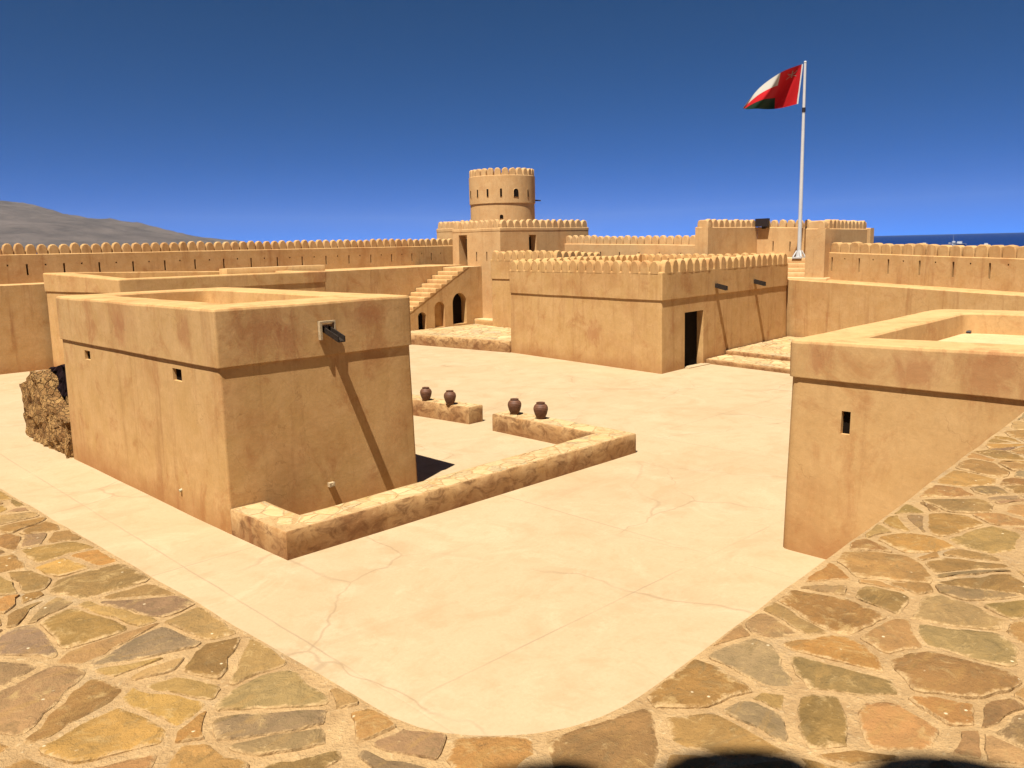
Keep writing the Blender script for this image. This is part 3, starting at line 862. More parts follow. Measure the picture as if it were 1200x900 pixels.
# ------------------------------------------------------------------ low kerb walls and jars
lw = thing('low_wall', (10, 12.3, 0), 'long low plastered wall with stone coping bending round the yard beside the near left room', 'low wall', 'low stone-topped walls')
pts = [(6.37, 11.99), (15.68, 12.07), (15.78, 16.5), (15.1, 16.5), (15.06, 12.82), (7.0, 12.64), (6.98, 13.86), (6.31, 13.86)]
slab(lw, 'wall', pts, 0, 0.475, M['kerb_plaster'], M['mortar'])
cb_ = MB()
def join(dst, src):
    o = len(dst.v); dst.v += src.v; dst.f += [tuple(i + o for i in f) for f in src.f]; dst.m += src.m
    if src.c: dst.c = (dst.c or []) + src.c
for i, q in enumerate(([(6.42, 12.0), (15.66, 12.09), (15.06, 12.82), (7.0, 12.62)], [(15.08, 12.84), (15.68, 12.12), (15.76, 16.48), (15.12, 16.48)], [(6.39, 12.04), (6.98, 12.62), (6.96, 13.84), (6.34, 13.84)])):
    join(cb_, pave_quad(q, 0.477, 0.36, 0.24, 40 + i, (0.006, 0.022), 0.005, 0.05, PALE_STONES))
cb_.build('coping', M['worn'], lw, smooth=35)
lw2 = thing('low_wall', (15.3, 20, 0), 'short low wall stub with two jars, ending at the yard gateway', 'low wall', 'low stone-topped walls')
pts = [(15.24, 17.62), (15.76, 17.62), (15.42, 22.6), (14.72, 22.6)]
slab(lw2, 'wall', pts, 0, 0.475, M['kerb_plaster'], M['mortar'])
pave_quad([(15.26, 17.64), (15.73, 17.64), (15.4, 22.58), (14.75, 22.58)], 0.477, 0.34, 0.26, 50, (0.008, 0.03), 0.012, 0.05, PALE_STONES).build('coping', M['worn'], lw2, smooth=35)
jars = [((15.17, 19.46), 0.96, 'grey-brown clay jar standing farthest left on the low wall stub'), ((15.22, 18.41), 0.98, 'dark clay jar on the low wall stub, nearer its gateway end'),
        ((15.42, 15.95), 1.02, 'dark brown clay jar at the gateway end of the long low wall'), ((15.45, 15.0), 1.05, 'reddish clay jar with pale rim on the long low wall, rightmost of the four')]
jm = None
for (x, y), s, lb in jars:
    if jm is None:
        mb = MB()
        mb.lathe([(0.095, 0), (0.115, 0.03), (0.155, 0.13), (0.182, 0.24), (0.186, 0.30), (0.17, 0.36), (0.135, 0.405), (0.108, 0.422), (0.104, 0.432), (0.115, 0.442), (0.116, 0.456), (0.104, 0.46), (0.088, 0.45), (0.085, 0.41), (0.13, 0.35), (0.14, 0.2), (0.07, 0.05)], 28)
        o = mb.build('clay_jar', M['jar'], smooth=35); jm = o.data
    else:
        o = bpy.data.objects.new('clay_jar', jm); COL.objects.link(o)
    o.location = (x, y, 0.484); o.rotation_euler = (random.uniform(-.02, .02), random.uniform(-.02, .02), random.uniform(0, 6)); o.scale = (s * 0.98, s * 0.98, s * 0.90)
    tag(o, lb, 'jar', 'clay jars on the low walls', 'thing')

# ------------------------------------------------------------------ near right room
D = thing('plastered_room', (15, 4, 0), 'sand plastered flat-roofed room at the right edge with a single slit window', 'building', 'flat-roofed rooms in the courtyard')
csD = [(12.25, -1.0), (18.9, -1.0), (18.9, 6.5), (12.25, 6.4)]
def sD(y): return 6.4 - y
make_building(D, csD, [0.06, 0.06, 0.5, 0.16], 0.0, 2.84, 0.036, [3.5, 3.5, 3.44, 3.42], [0.8, 0.8, 0.75, 0.9], 0.40, M['plaster_right'],
              [(3, sD(5.53), sD(5.39), 2.03, 2.39, 'window', 0.08)], batter=0.05)
pipe(D, (18.0, 5.68, 3.06), (0.1, -1, 0.0), 0.08, 0.04, M['metal_dark'])

# ------------------------------------------------------------------ crenellated room with the doorway
B = thing('crenellated_room', (32, 24, 0), 'crenellated plastered room with a dark doorway and two wooden spouts', 'building')
csB = [(25.99, 18.82), (36.98, 19.61), (38.0, 28.9), (27.09, 28.11)]
zt = 3.84
make_building(B, csB, 0.05, 0.0, 2.78, 0.04, zt, [0.42] * 4, 0.55, M['plaster'],
              [(0, 1.68, 3.15, 0.0, 2.2, 'doorway', 0.3)], batter=0.05)
shB = Shell(csB, 0.05); ci = [Vector((p.x, p.y, zt)) for p in shB.corners(-0.085)]
merlons(B, ci[3], ci[0], 0.5, 0.46, 0.46, 0.26, M['plaster'], pw=1.75, straight=0.42, n=18)
merlons(B, ci[0], ci[1], 0.5, 0.46, 0.46, 0.26, M['plaster'], pw=1.75, straight=0.42, n=20)
merlons(B, ci[1], ci[2], 0.5, 0.46, 0.46, 0.26, M['plaster'], pw=1.75, straight=0.42, n=18)
merlons(B, ci[2], ci[3], 0.5, 0.46, 0.46, 0.26, M['plaster'], pw=1.75, straight=0.42, n=20)
for x, y in ((30.07, 19.13), (33.55, 19.38)):
    spout(B, x, y, 3.06, 0.56, 0.17, 0.17, 0.12)
mb = MB(); mb.box((27.7, 18.72, 0.0), (29.2, 19.1, 0.03), rot=0); mb.build('threshold', M['pale_block'], B)

# low steps in the corner
st = thing('stone_steps', (32, 17, 0), 'two broad low stone paved steps in the corner by the crenellated room', 'steps')
q1 = [(28.6, 13.4), (37.3, 14.6), (36.95, 19.52), (29.28, 18.98)]
q2 = [(30.2, 13.4), (37.3, 14.5), (36.94, 19.50), (30.9, 19.06)]
slab(st, 'step', q1, 0, 0.18, M['kerb_plaster'], M['mortar']); slab(st, 'step', q2, 0.178, 0.36, M['kerb_plaster'], M['mortar'])
cbm = pave_quad(q1, 0.181, 0.5, 0.34, 60, cols=PALE_STONES); join(cbm, pave_quad(q2, 0.361, 0.5, 0.34, 61, cols=PALE_STONES)); cbm.build('paving', M['worn'], st, smooth=35)

# ------------------------------------------------------------------ left rampart
F = thing('rampart_wall', (20, 41.5, 0), 'long crenellated rampart with arrow slits and a walkway along the left back of the courtyard', 'wall', 'rampart walls')
wall_run(F, 'retaining_wall', (-4, 40.85), (32.7, 41.1), (0, 0), (3.74, 3.79), 1.6, M['plaster_wall'])
wall_run(F, 'retaining_wall', (23.4, 38.04), (32.66, 38.04), (0, 0), (3.83, 3.85), 3.2, M['plaster_wall'])
hol = []
s = 0.9
while s < 39.0:
    hol.append((s, s + 0.085, 0.29, 0.68, 'loophole')); hol.append((s + 0.78, s + 0.85, 0.62, 0.68, 'putlog_hole')); s += 1.545
ptF, LF = wall_run(F, 'parapet', (-4, 42.4), (36.0, 42.5), (0.0, 0.0), (5.08, 4.97), 0.42, M['plaster_wall'],
                   [(a, b, (3.78 + 1.26 * c) / 5.05, (3.78 + 1.26 * d) / 5.05, nm) for a, b, c, d, nm in hol])
merlons(F, (-4, 42.6, 5.10), (36, 42.7, 4.99), 0.467, 0.44, 0.48, 0.24, M['plaster_wall'], n=86, skip0=0, straight=0.3)

# stairs up to the walkway
S = thing('staircase', (30, 37, 0), 'plastered stair rising to the rampart above three arched openings', 'staircase')
prof = []     # stepped profile in X,Z
x = 25.6; z_ = 0.5; nst = 15; run = (31.65 - 25.6) / nst; rise = (3.78 - 0.5) / nst
for k in range(nst):
    prof.append((x, z_)); z_ += rise; prof.append((x, z_)); x += run
prof += [(31.65, 3.78), (32.66, 3.78)]
Yf, Yb = 36.25, 38.0
mb = MB()
ops = [(27.94, 28.49, 0.5, 1.46, 0.22), (29.1, 29.82, 0.55, 1.95, 0.36), (30.4, 31.42, 0.62, 2.36, 0.55)]
# front wall: columns between break points, each clipped under the stair line
brk = sorted({25.6, 32.66} | {a for a, b, *_ in ops} | {b for a, b, *_ in ops} | {25.6 + run * k for k in range(nst + 1)})
def topz(xm):
    k = int((xm - 25.6) / run) + 1
    return min(0.5 + rise * k, 3.78) if xm < 31.65 else 3.78
for a, b in zip(brk, brk[1:]):
    if b - a < 1e-6: continue
    xm = .5 * (a + b); zt_ = topz(xm); o = [q for q in ops if q[0] - 1e-6 <= a and b <= q[1] + 1e-6]
    segs = [(0.0, zt_)] if not o else [(0.0, o[0][2]), (o[0][3], zt_)]
    for z0, z1 in segs:
        k = max(1, int((z1 - z0) / .5))
        for i in range(k):
            za = z0 + (z1 - z0) * i / k; zb_ = z0 + (z1 - z0) * (i + 1) / k
            mb.poly([(a, Yf, za), (b, Yf, za), (b, Yf, zb_), (a, Yf, zb_)])
for (a, b, z0, z1, ar), nm, dp, bm in zip(ops, ('doorway', 'niche', 'doorway'), (0.35, 0.24, 0.45), (M['dark'], M['plaster'], M['dark'])):
    recess(nm, lambda s, z: Vector((s, Yf, z)), a, b, z0, z1, dp, (0, 1, 0), S, [M['plaster'], bm], ar, mb)
for a, b in zip(prof, prof[1:]):
    if abs(a[1] - b[1]) > 1e-6: continue
mb.poly([(32.66, Yb, 0), (25.6, Yb, 0), (25.6, Yb, 0.72), (31.65, Yb, 3.78), (32.66, Yb, 3.78)])
mb.poly([(25.6, Yb, 0), (25.6, Yf, 0), (25.6, Yf, .5), (25.6, Yb, .5)])
mb.build('wall', M['plaster_wall'], S, amp=0.012)
for k in range(nst):          # treads with worn rounded noses
    mb = MB(); xa = 25.6 + run * k; za = 0.5 + rise * (k + 1); j = random.uniform(-.015, .015)
    secs = [(xa + j, za - rise - 0.002), (xa + j - .01, za - 0.05), (xa + j + 0.01, za - 0.012), (xa + j + 0.05, za), (xa + run + 0.05, za + .002)]
    ys = [Yf - 0.012, Yf + 0.5, Yf + 1.1, Yb]
    rows = [[mb.vert((px, y, pz)) for px, pz in secs] for y in ys]
    for a, b in zip(rows, rows[1:]):
        for q in range(len(secs) - 1): mb.face((a[q], a[q + 1], b[q + 1], b[q]))
    mb.face([rows[0][q] for q in range(len(secs))][::-1] + [])
    mb.build('step', M['plaster_wall'], S, amp=0.012, smooth=50)
mb = MB(); mb.box((31.65, 36.3, 3.70), (32.68, 38.0, 3.785)); mb.build('landing', M['roof'], S)

# paved platform in front of the arches
pf_ = thing('paved_platform', (28, 33, 0), 'raised platform with worn stone paving in front of the arched openings', 'platform')
q = [(26.95, 28.13), (31.4, 28.5), (32.68, 36.24), (25.6, 36.24), (26.3, 34.5)]
slab(pf_, 'wall', q, 0, 0.52, M['kerb_plaster'], M['mortar'])
pave_quad([(26.97, 28.2), (31.3, 28.5), (32.6, 36.2), (26.55, 36.2)], 0.522, 0.6, 0.42, 70, (0.01, 0.05), cols=PALE_STONES + [(0.25, 0.22, 0.15)]).build('paving', M['worn'], pf_, smooth=35)
bn = thing('bench', (32, 35, 0.5), 'low plastered bench along the foot of the square tower behind the paved platform', 'bench')
slab(bn, 'seat', [(31.55, 34.0), (32.68, 34.0), (32.68, 36.2), (31.95, 36.2)], 0.52, 0.82, M['plaster'], M['roof'])

# ------------------------------------------------------------------ rear side room beside the square tower
Rr = thing('crenellated_room', (34, 31.5, 0), 'crenellated room squeezed between the square tower and the room with the doorway', 'building')
csR = [(31.35, 29.3), (35.2, 29.4), (35.4, 34.6), (31.45, 34.1)]
make_building(Rr, csR, 0.05, 0.0, 3.16, 0.04, [4.2, 4.0, 4.1, 4.2], [0.42] * 4, 0.4, M['plaster'], [], batter=0.03)
shR = Shell(csR, 0.05); ci = [Vector((p.x, p.y, h)) for p, h in zip(shR.corners(-0.085), (4.2, 4.0, 4.1, 4.2))]
merlons(Rr, ci[3], ci[0], 0.5, 0.46, 0.46, 0.26, M['plaster'], pw=1.75, straight=0.42); merlons(Rr, ci[0], ci[1], 0.5, 0.46, 0.46, 0.26, M['plaster'], pw=1.75, straight=0.42); merlons(Rr, ci[1], ci[2], 0.5, 0.46, 0.46, 0.26, M['plaster'], pw=1.75, straight=0.42)

# ------------------------------------------------------------------ square tower with the round turret
T = thing('square_tower', (36.5, 37, 0), 'square crenellated tower with doorways carrying the round turret', 'tower')
csT = [(32.7, 34.7), (40.3, 34.7), (40.3, 38.8), (32.7, 38.8)]
def sT(y): return 38.8 - y
make_building(T, csT, 0.05, 0.0, 5.75, 0.012, 5.93, [0.42] * 4, 0.5, M['plaster_far'],
              [(3, sT(38.2), sT(37.48), 3.79, 5.58, 'doorway', 0.6), (3, sT(36.72), sT(36.62), 4.06, 4.6, 'loophole', 0.4), (3, sT(35.85), sT(35.75), 4.06, 4.6, 'loophole', 0.4),
               (0, 2.31, 2.92, 4.3, 5.5, 'doorway', 0.45)], batter=0.06)
shT = Shell(csT, 0.05); ci = [Vector((p.x, p.y, 5.93)) for p in shT.corners(-0.115)]
for a, b, n in ((3, 0, 9), (0, 1, 14), (1, 2, 9)): merlons(T, ci[a], ci[b], 0.5, 0.40 if a == 3 else 0.48, 0.46, 0.22, M['plaster_far'], pw=1.7, straight=0.35, n=n)
T2 = thing('square_tower', (39, 41.6, 0), 'rear block of the square tower standing outside the rampart end', 'tower')
csT2 = [(36.05, 38.85), (42.0, 38.85), (42.0, 44.4), (36.05, 44.4)]
make_building(T2, csT2, 0.05, 0.0, 5.9, 0.012, 6.12, [0.42] * 4, 0.5, M['plaster_far'], [], batter=0.06)
shT2 = Shell(csT2, 0.05); ci = [Vector((p.x, p.y, 6.12)) for p in shT2.corners(-0.115)]
for a, b, n in ((3, 0, 12), (2, 3, 12), (1, 2, 12)): merlons(T2, ci[a], ci[b], 0.5, 0.41, 0.46, 0.22, M['plaster_far'], pw=1.7, straight=0.35, n=n)
Q = thing('round_turret', (36.4, 38.3, 5.4), 'small round crenellated turret with loopholes on top of the square tower', 'tower')
qc = Vector((36.4, 38.3)); qr = 1.99
round_tower(Q, qc, qr - 0.02, 5.45, 9.02, M['plaster_far'], 27, 0.42, 0.37, over=0.05, zring=7.42, th=0.34, a0=0.1, md=0.26)
toc = math.atan2(-qc.y, -qc.x)
def onring(px, z):      # angle from the chord offset seen from the courtyard
    return toc - math.asin(max(-1, min(1, px / qr)))
def slit(name, off, z, w, h, arch=False):
    a = onring(off, z); r_ = qr + 0.045 if z > 7.42 else qr - 0.005
    rad = Vector((math.cos(a), math.sin(a), 0)); tan = Vector((-rad.y, rad.x, 0)); c = Vector((qc.x, qc.y, z)) + rad * (r_ - 0.0)
    mb = MB(); pr = [(-w / 2, -h / 2), (w / 2, -h / 2)]
    if arch: pr += [(w / 2 * math.cos(t), h * .2 + h * .3 * math.sin(t)) for t in [math.pi * k / 8 for k in range(9)]]
    else: pr += [(w / 2, h / 2), (-w / 2, h / 2)]
    # a shallow dark-backed frame let into the wall
    fr = [mb.vert(c + tan * x + Vector((0, 0, y)) + rad * 0.012) for x, y in pr]
    bk = [mb.vert(c + tan * x * .96 + Vector((0, 0, y * .96)) - rad * 0.30) for x, y in pr]
    ou = [mb.vert(c + tan * x * 1.12 + Vector((0, 0, y * 1.06)) - rad * 0.02) for x, y in pr]
    K = len(pr)
    for k in range(K):
        mb.face((fr[k], bk[k], bk[(k + 1) % K], fr[(k + 1) % K]), 0); mb.face((ou[k], fr[k], fr[(k + 1) % K], ou[(k + 1) % K]), 0)
    mb.face(bk, 1); f0 = [mb.vert(c + tan * x + Vector((0, 0, y)) + rad * 0.006) for x, y in pr]; mb.face(f0, 1)
    mb.build(name, [M['plaster_far'], M['dark']], Q)
for off, z, w, h in ((1.86, 8.02, 0.12, 0.42), (1.44, 8.03, 0.09, 0.44), (0.85, 8.03, 0.11, 0.44), (0.07, 8.02, 0.11, 0.46), (-1.5, 7.98, 0.09, 0.44)): slit('loophole', off, z, w, h)
slit('window', -0.8, 8.0, 0.3, 0.48, True); slit('window', 0.08, 6.62, 0.2, 0.24, True)
mb = MB(); a = toc + R(88); rad = Vector((math.cos(a), math.sin(a), 0)); p = Vector((qc.x, qc.y, 7.62)) + rad * (qr - .05); mb.tube(p, p + rad * 0.42 + Vector((0, 0, -0.03)), 0.045, 0.04); mb.build('water_spout', M['wood'], Q)

# ------------------------------------------------------------------ rear room behind the near left one
Mm = thing('plastered_room', (17, 37, 0), 'wide plastered flat-roofed room behind the near left room', 'building', 'flat-roofed rooms in the courtyard')
csM = [(12.05, 34.7), (21.45, 34.8), (21.6, 40.6), (11.0, 40.6)]
make_building(Mm, csM, 0.07, 0.0, 3.45, 0.04, [4.0, 3.96, 3.95, 4.24], [0.75, 0.6, 0.5, 0.75], 0.3, M['plaster'], [], batter=0.03)
N_ = thing('roof_kerb', (21, 39.2, 3.9), 'pale raised kerb on the back of the rear flat roof', 'kerb')
slab(N_, 'wall', [(18.4, 38.6), (23.8, 38.6), (23.9, 39.4), (18.4, 39.4)], 3.5, 4.16, M['plaster'], M['roof'])

# rubble stub beside the near left room
RB = thing('ruined_wall', (6.8, 24.3, 0), 'broken rubble masonry stub with a black hollow against the near left room', 'ruin')
def rub(name, top, x0, x1, mat, seed):
    ya, yb = top[0][0], top[-1][0]
    mb = MB(); ys = [ya + (yb - ya) * k / 36 for k in range(37)]
    def tp(y):
        for (a, za), (b, zb_) in zip(top, top[1:]):
            if a <= y <= b: return za + (zb_ - za) * (y - a) / (b - a)
        return top[-1][1]
    NZ = 16; rows = []
    for y in ys:
        t = tp(y); row = []
        sec = [(x0, t * k / NZ) for k in range(NZ + 1)] + [(x0 + (x1 - x0) * k / 5, t) for k in range(1, 6)] + [(x1, t * (NZ - k) / NZ) for k in range(1, NZ + 1)]
        endin = max(0.0, min(1.0, (yb - y) / 0.5)) ** 0.5
        for (x, z) in sec:
            p = Vector((x0 + .3 + (x - x0 - .3) * (0.6 + 0.4 * endin), y, z))
            n = noise.noise_vector(p * 2.3 + Vector((seed, 0, 0))) * 0.11 + noise.noise_vector(p * 6.5) * 0.06 + noise.noise_vector(p * 15) * 0.02
            p = p + n; p.z = max(p.z, 0.0) if z > 0 else 0.0
            row.append(mb.vert(p))
        rows.append(row)
    for a, b in zip(rows, rows[1:]):
        for k in range(len(a) - 1): mb.face((a[k + 1], b[k + 1], b[k], a[k]))
    mb.face(rows[0]); mb.face(rows[-1][::-1])
    return mb.build(name, mat, RB)
rub('front_wall', [(22.35, 0.90), (22.9, 1.05), (23.5, 1.15), (23.9, 1.25), (24.15, 1.55), (24.4, 1.85), (24.8, 1.95), (25.3, 1.8), (25.7, 1.6), (26.35, 1.4)], 6.16, 6.6, M['rubble'], 1)
rub('back_wall', [(22.4, 2.15), (24.0, 2.12), (25.0, 2.0), (26.0, 1.85), (27.2, 1.6)], 7.0, 7.4, M['ruin_black'], 5)
rub('fallen_stone', [(23.0, 1.0), (23.3, 1.3), (23.7, 1.45), (24.1, 1.35), (24.4, 1.1)], 6.75, 6.95, M['rubble'], 9)
mb = MB(); mb.box((7.0, 22.5, 2.14), (7.5, 23.6, 2.25)); mb.build('cap', M['pale_block'], RB, amp=0.03)

# ------------------------------------------------------------------ seaward curtain wall, gate bay, right rampart
E_ = thing('curtain_wall', (38, 30, 0), 'crenellated seaward wall seen over the roof of the room with the doorway', 'wall', 'rampart walls')
hol = [(0.5 + 1.39 * k, 0.58 + 1.39 * k, 0.825, 0.915) for k in range(7)]
wall_run(E_, 'parapet', (38.05, 35.2), (38.05, 25.4), (0, 0), (4.93, 4.7), 0.42, M['plaster_far'], hol)
merlons(E_, (38.25, 35.2, 4.95), (38.25, 25.4, 4.72), 0.49, 0.44, 0.50, 0.24, M['plaster_far'], n=20)
G = thing('gate_bay', (40.5, 22, 0), 'tall crenellated bay wall standing round the flagpole', 'wall', 'rampart walls')
wall_run(G, 'wall', (38.0, 25.4), (38.0, 24.62), (0, 0), (5.62, 5.6), 0.42, M['plaster_far'])
wall_run(G, 'wall', (38.0, 24.62), (42.9, 24.62), (0, 0), (5.6, 5.58), 0.42, M['plaster_far'])
hb = [(0.95 + 1.0 * k, 1.02 + 1.0 * k, 0.77, 0.87) for k in range(5)]
wall_run(G, 'wall', (42.9, 24.62), (42.9, 18.3), (0, 0), (5.58, 5.34), 0.42, M['plaster_far'], hb)
wall_run(G, 'wall', (38.0, 19.26), (38.0, 18.3), (0, 0), (5.36, 5.34), 0.42, M['plaster_far'])
wall_run(G, 'wall', (38.0, 18.3), (42.5, 18.3), (0, 0), (5.34, 5.30), 0.42, M['plaster_far'])
wall_run(G, 'wall', (42.5, 19.26), (38.0, 19.26), (0, 0), (5.34, 5.30), 0.42, M['plaster_far'])
merlons(G, (38.0, 24.8, 5.62), (42.9, 24.8, 5.6), 0.5, 0.45, 0.42, 0.24, M['plaster_far'], n=9)
merlons(G, (43.1, 24.4, 5.6), (43.1, 18.6, 5.36), 0.5, 0.41, 0.42, 0.24, M['plaster_far'], n=12)
merlons(G, (38.42, 18.5, 5.37), (42.5, 18.5, 5.33), 0.4, 0.36, 0.42, 0.3, M['plaster_far'], n=10)
merlons(G, (38.2, 25.3, 5.62), (38.2, 24.66, 5.62), 0.6, 0.62, 0.42, 0.34, M['plaster_far'], n=1, pw=3.5)
merlons(G, (38.2, 19.2, 5.37), (38.2, 18.36, 5.37), 0.8, 0.8, 0.40, 0.34, M['plaster_far'], n=1, pw=4.5)
for k, (xa, z1) in enumerate(((37.4, 3.1), (38.4, 3.3), (38.9, 3.5), (39.35, 3.72), (39.8, 3.96))):
    slab(G, 'step', [(xa, 19.3), (42.88, 19.3), (42.88, 24.6), (xa, 24.6)] if k else [(xa, 17.9), (42.88, 19.3), (42.88, 24.6), (xa + .1, 20.0)], 0 if not k else z1 - 0.35, z1, M['plaster_far'], M['roof'], amp=0.008)
lamp = thing('floodlight', (42.4, 24.4, 5.9), 'dark boxy floodlight at the inner corner of the tall bay wall', 'light fitting')
mb = MB(); mb.box((42.62, 23.85, 5.62), (42.86, 24.6, 6.06)); mb.build('housing', M['metal_dark'], lamp)
mb = MB(); mb.box((42.80, 24.1, 5.50), (42.9, 24.3, 5.62)); mb.build('bracket', M['metal_dark'], lamp)

RW = thing('rampart_wall', (37, 14, 0), 'crenellated rampart with broad rounded merlons and arrow slits along the right side facing the sea', 'wall', 'rampart walls')
def along(p, q, t): return (p[0] + (q[0] - p[0]) * t, p[1] + (q[1] - p[1]) * t)
wall_run(RW, 'retaining_wall', (37.35, 19.95), along((37.3, 19.8), (34.5, 9.05), 1.9), (0, 0), (3.02, 2.40), 1.5, M['plaster_wall'])
pa, pb = (38.5, 18.5), along((38.5, 18.5), (36.0, 9.5), 1.9)
Lr = math.hypot(pb[0] - pa[0], pb[1] - pa[1])
hol = []; s = 0.35
while s < Lr - .5:
    hol.append((s, s + 0.085, 0.80, 0.955)); hol.append((s + 0.74, s + 0.80, 0.935, 0.95, 'putlog_hole')); s += 1.52
wall_run(RW, 'parapet', pa, pb, (0, 0), (4.24, 3.73), 0.42, M['plaster_wall'], hol)
merlons(RW, (pa[0] + .2, pa[1] - .25, 4.26), (pb[0] + .2, pb[1], 3.75), 0.545, 0.51, 0.49, 0.32, M['plaster_wall'], pw=3.0, straight=0.45)

# ------------------------------------------------------------------ flagpole, flag
FP = thing('flagpole', (40, 20.6, 3.96), 'tall white flagpole standing in the crenellated bay', 'flagpole')
mb = MB(); mb.tube((40, 20.6, 3.96), (40, 20.6, 13.3), 0.105, 0.06, 14); mb.build('pole', M['white_paint'], FP, smooth=40)
mb = MB()
mb.box((39.75, 20.35, 3.955), (40.25, 20.85, 4.03)); mb.tube((40, 20.6, 4.03), (40, 20.6, 4.3), 0.16, 0.14, 14)
for k in range(4):
    a = R(45 + 90 * k); d = Vector((math.cos(a), math.sin(a), 0)); mb.tube(Vector((40, 20.6, 4.33)) + d * .12, Vector((40, 20.6, 4.03)) + d * .3, 0.04, 0.04, 6)
mb.build('base', M['white_paint'], FP, smooth=40)
mb = MB(); mb.tube((40, 20.6, 11.0), (40, 20.6, 11.22), 0.085, 0.085, 12); mb.build('collar', M['metal_dark'], FP, smooth=40)
mb = MB(); mb.lathe([(0.02, 0), (0.06, 0.02), (0.07, 0.05), (0.05, 0.09), (0.01, 0.10)], 14, (40, 20.6, 13.295)); mb.build('finial', M['white_paint'], FP, smooth=60)
wd = Vector((-0.718, 0.695, 0)); nd = Vector((0.695, 0.718, 0))
def cub(P, t):
    n = len(P) - 1; k = min(int(t * n), n - 1); f = t * n - k
    p0 = P[max(k - 1, 0)]; p1 = P[k]; p2 = P[k + 1]; p3 = P[min(k + 2, n)]
    def c(a, b, cc, d): return 0.5 * (2 * b + (cc - a) * f + (2 * a - 5 * b + 4 * cc - d) * f * f + (3 * b - a - 3 * cc + d) * f ** 3)
    return (c(p0[0], p1[0], p2[0], p3[0]), c(p0[1], p1[1], p2[1], p3[1]))
TOP = [(0.16, 13.25), (1.27, 12.82), (2.19, 12.2), (2.97, 11.3)]; BOT = [(0.34, 11.4), (1.34, 11.2), (2.4, 11.17), (2.9, 11.2)]
def flag_pt(u, v):
    a = cub(TOP, u); b = cub(BOT, u); s = b[0] + (a[0] - b[0]) * v; z = b[1] + (a[1] - b[1]) * v
    d = u / 0.36 - (1 - v)
    def sm(x): x = max(0.0, min(1.0, x)); return x * x * (3 - 2 * x)
    dep = 0.10 * min(1, u * 4) * math.sin(9 * u - 2 * v)
    dep += -0.62 * sm(d / 1.1) * (0.55 + 0.45 * v) + 0.75 * sm((d - 0.95) / 1.3) * (0.25 + 0.75 * v) - 0.35 * sm((d - 1.9) / 1.0) * v
    dep += 0.06 * math.sin(16 * u + 5 * v) * min(1, u * 3)
    return Vector((40, 20.6, 0)) + wd * s + nd * dep + Vector((0, 0, z))
def flag_n(u, v):
    e = 0.01; n = (flag_pt(min(1, u + e), v) - flag_pt(max(0, u - e), v)).cross(flag_pt(u, min(1, v + e)) - flag_pt(u, max(0, v - e))); return n.normalized()
RD, WH, GR = (0.48, 0.004, 0.008), (0.46, 0.44, 0.38), (0.003, 0.022, 0.009)
mb = MB(); NU, NV = 60, 36
def fcol(u, v):
    if u < 0.36: return RD
    return WH if v > 2 / 3 else (RD if v > 1 / 3 else GR)
us = sorted({k / NU for k in range(NU + 1)} | {0.36}); vs_ = [k / NV for k in range(NV + 1)]
for a, b in zip(us, us[1:]):
    for c, d in zip(vs_, vs_[1:]):
        cc = fcol(.5 * (a + b), .5 * (c + d))
        mb.face([mb.vert(flag_pt(*q), cc) for q in ((a, c), (b, c), (b, d), (a, d))])
m = NT('flag_cloth'); m.K = 0.8; at = m.n.new('ShaderNodeAttribute'); at.attribute_name = 'tint'
m.base(at.outputs['Color']); m.b.inputs['Roughness'].default_value = 0.75; m.b.inputs['Sheen Weight'].default_value = 0.1
tr = m.n.new('ShaderNodeBsdfTranslucent'); m.link(at.outputs['Color'], tr.inputs[0]); mx = m.n.new('ShaderNodeMixShader'); mx.inputs[0].default_value = 0.08
m.link(m.b.outputs[0], mx.inputs[1]); m.link(tr.outputs[0], mx.inputs[2]); m.link(mx.outputs[0], m.out.inputs[0]); M['flag'] = m.mat
FL = thing('flag', (39.9, 20.7, 11.4), 'red, white and green flag blowing to the left from the tall flagpole', 'flag')
clo = mb.build('cloth', M['flag'], FL)
bmv = clo.data; bmv.polygons.foreach_set('use_smooth', [True] * len(bmv.polygons))
mb = MB()   # white hoist sleeve
for k in range(12):
    v0, v1 = k / 12, (k + 1) / 12
    a, b = flag_pt(0, v0), flag_pt(0, v1); mb.poly([a + wd * 0.01, a - wd * 0.06, b - wd * 0.06, b + wd * 0.01])
mb.build('hoist_sleeve', M['white_paint'], FL)
mb = MB()   # crossed blades, dagger and belt near the hoist
def strip(u0, v0, u1, v1, w, side):
    N = 8; pa_ = []
    L = math.hypot((u1 - u0) * 3, (v1 - v0) * 2); nu, nv = -(v1 - v0) * 2 / L * w / 3, (u1 - u0) * 3 / L * w / 2
    for k in range(N + 1):
        t = k / N; u = u0 + (u1 - u0) * t; v = v0 + (v1 - v0) * t; row = []
        for sg in (-1, 1):
            uu, vv = u + nu * sg, v + nv * sg; row.append(mb.vert(flag_pt(uu, vv) + flag_n(uu, vv) * 0.008 * side))
        pa_.append(row)
    for a, b in zip(pa_, pa_[1:]): mb.face((a[0], b[0], b[1], a[1]))
for sd in (-1, 1):
    strip(0.09, 0.74, 0.23, 0.88, 0.016, sd); strip(0.23, 0.74, 0.09, 0.88, 0.016, sd); strip(0.16, 0.74, 0.16, 0.91, 0.026, sd); strip(0.11, 0.83, 0.21, 0.83, 0.016, sd)
mb.build('emblem', simple('emblem_thread', (0.42, 0.22, 0.18), 0.8, 0.1), FL)

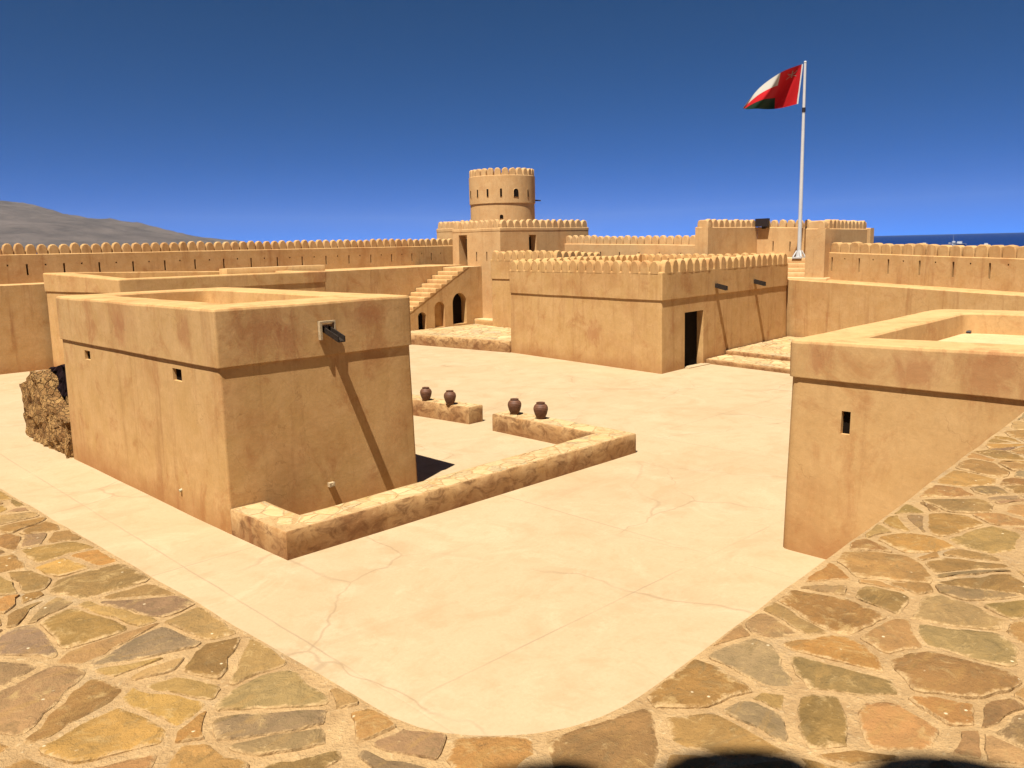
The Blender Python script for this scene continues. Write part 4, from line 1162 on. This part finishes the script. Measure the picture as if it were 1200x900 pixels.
# ------------------------------------------------------------------ boats at sea
def boat(x, y, L, lb, mast=False):
    B_ = thing('boat', (x, y, -6), lb, 'boat', 'small white boats on the sea')
    ang = R(random.uniform(95, 125)); mb = MB(); rows = []
    for k in range(9):
        t = k / 8; w = L * 0.16 * (1 - max(0, (t - .45) / .55) ** 2.2) ; sh_ = 0.12 * L * (1 + 0.5 * t * t)
        rows.append([(t - .5) * L, w, sh_])
    idx = []
    for xx, w, h in rows: idx.append([mb.vert(Matrix.Rotation(ang, 3, 'Z') @ Vector(q) + Vector((x, y, -6))) for q in ((xx, -w, h), (xx, -w * .6, -0.2), (xx, w * .6, -0.2), (xx, w, h))])
    for a, b in zip(idx, idx[1:]):
        for q in range(4): mb.face((a[q], a[(q + 1) % 4], b[(q + 1) % 4], b[q]))
    mb.face(idx[0]); mb.build('hull', M['white_paint'], B_)
    mb = MB(); mb.box((-L * .22, -L * .09, L * .12), (L * .12, L * .09, L * .30), rot=ang, org=(x, y, -6)); mb.build('cabin', M['white_paint'], B_)
    if mast:
        mb = MB(); mb.tube((x, y, -6), (x, y, -6 + L * 1.1), 0.14, 0.08, 6); mb.build('mast', M['white_paint'], B_)
boat(880, 322, 9, 'white boat nearest the tall crenellated bay, left of the other boats')
boat(1000, 335, 9, 'masted white boat, the middle one beyond the right rampart', True)
boat(860, 283, 12, 'long white boat just right of the masted one')
boat(780, 236, 8, 'small white boat farthest right beyond the rampart')

# ------------------------------------------------------------------ sea haze
mb = MB(); mb.box((-2950, -2950, -9), (13500, 13500, 560))
hz = mb.build('haze', []); tag(hz, kind='stuff')
hm = bpy.data.materials.new('haze_air'); hm.use_nodes = True; ht = hm.node_tree; ht.nodes.clear()
ho = ht.nodes.new('ShaderNodeOutputMaterial'); hv = ht.nodes.new('ShaderNodeVolumePrincipled')
hv.inputs['Color'].default_value = (0.78, 0.88, 0.96, 1); hv.inputs['Density'].default_value = 2.0e-5; hv.inputs['Anisotropy'].default_value = 0.2
ht.links.new(hv.outputs[0], ho.inputs['Volume']); hz.data.materials.append(hm)
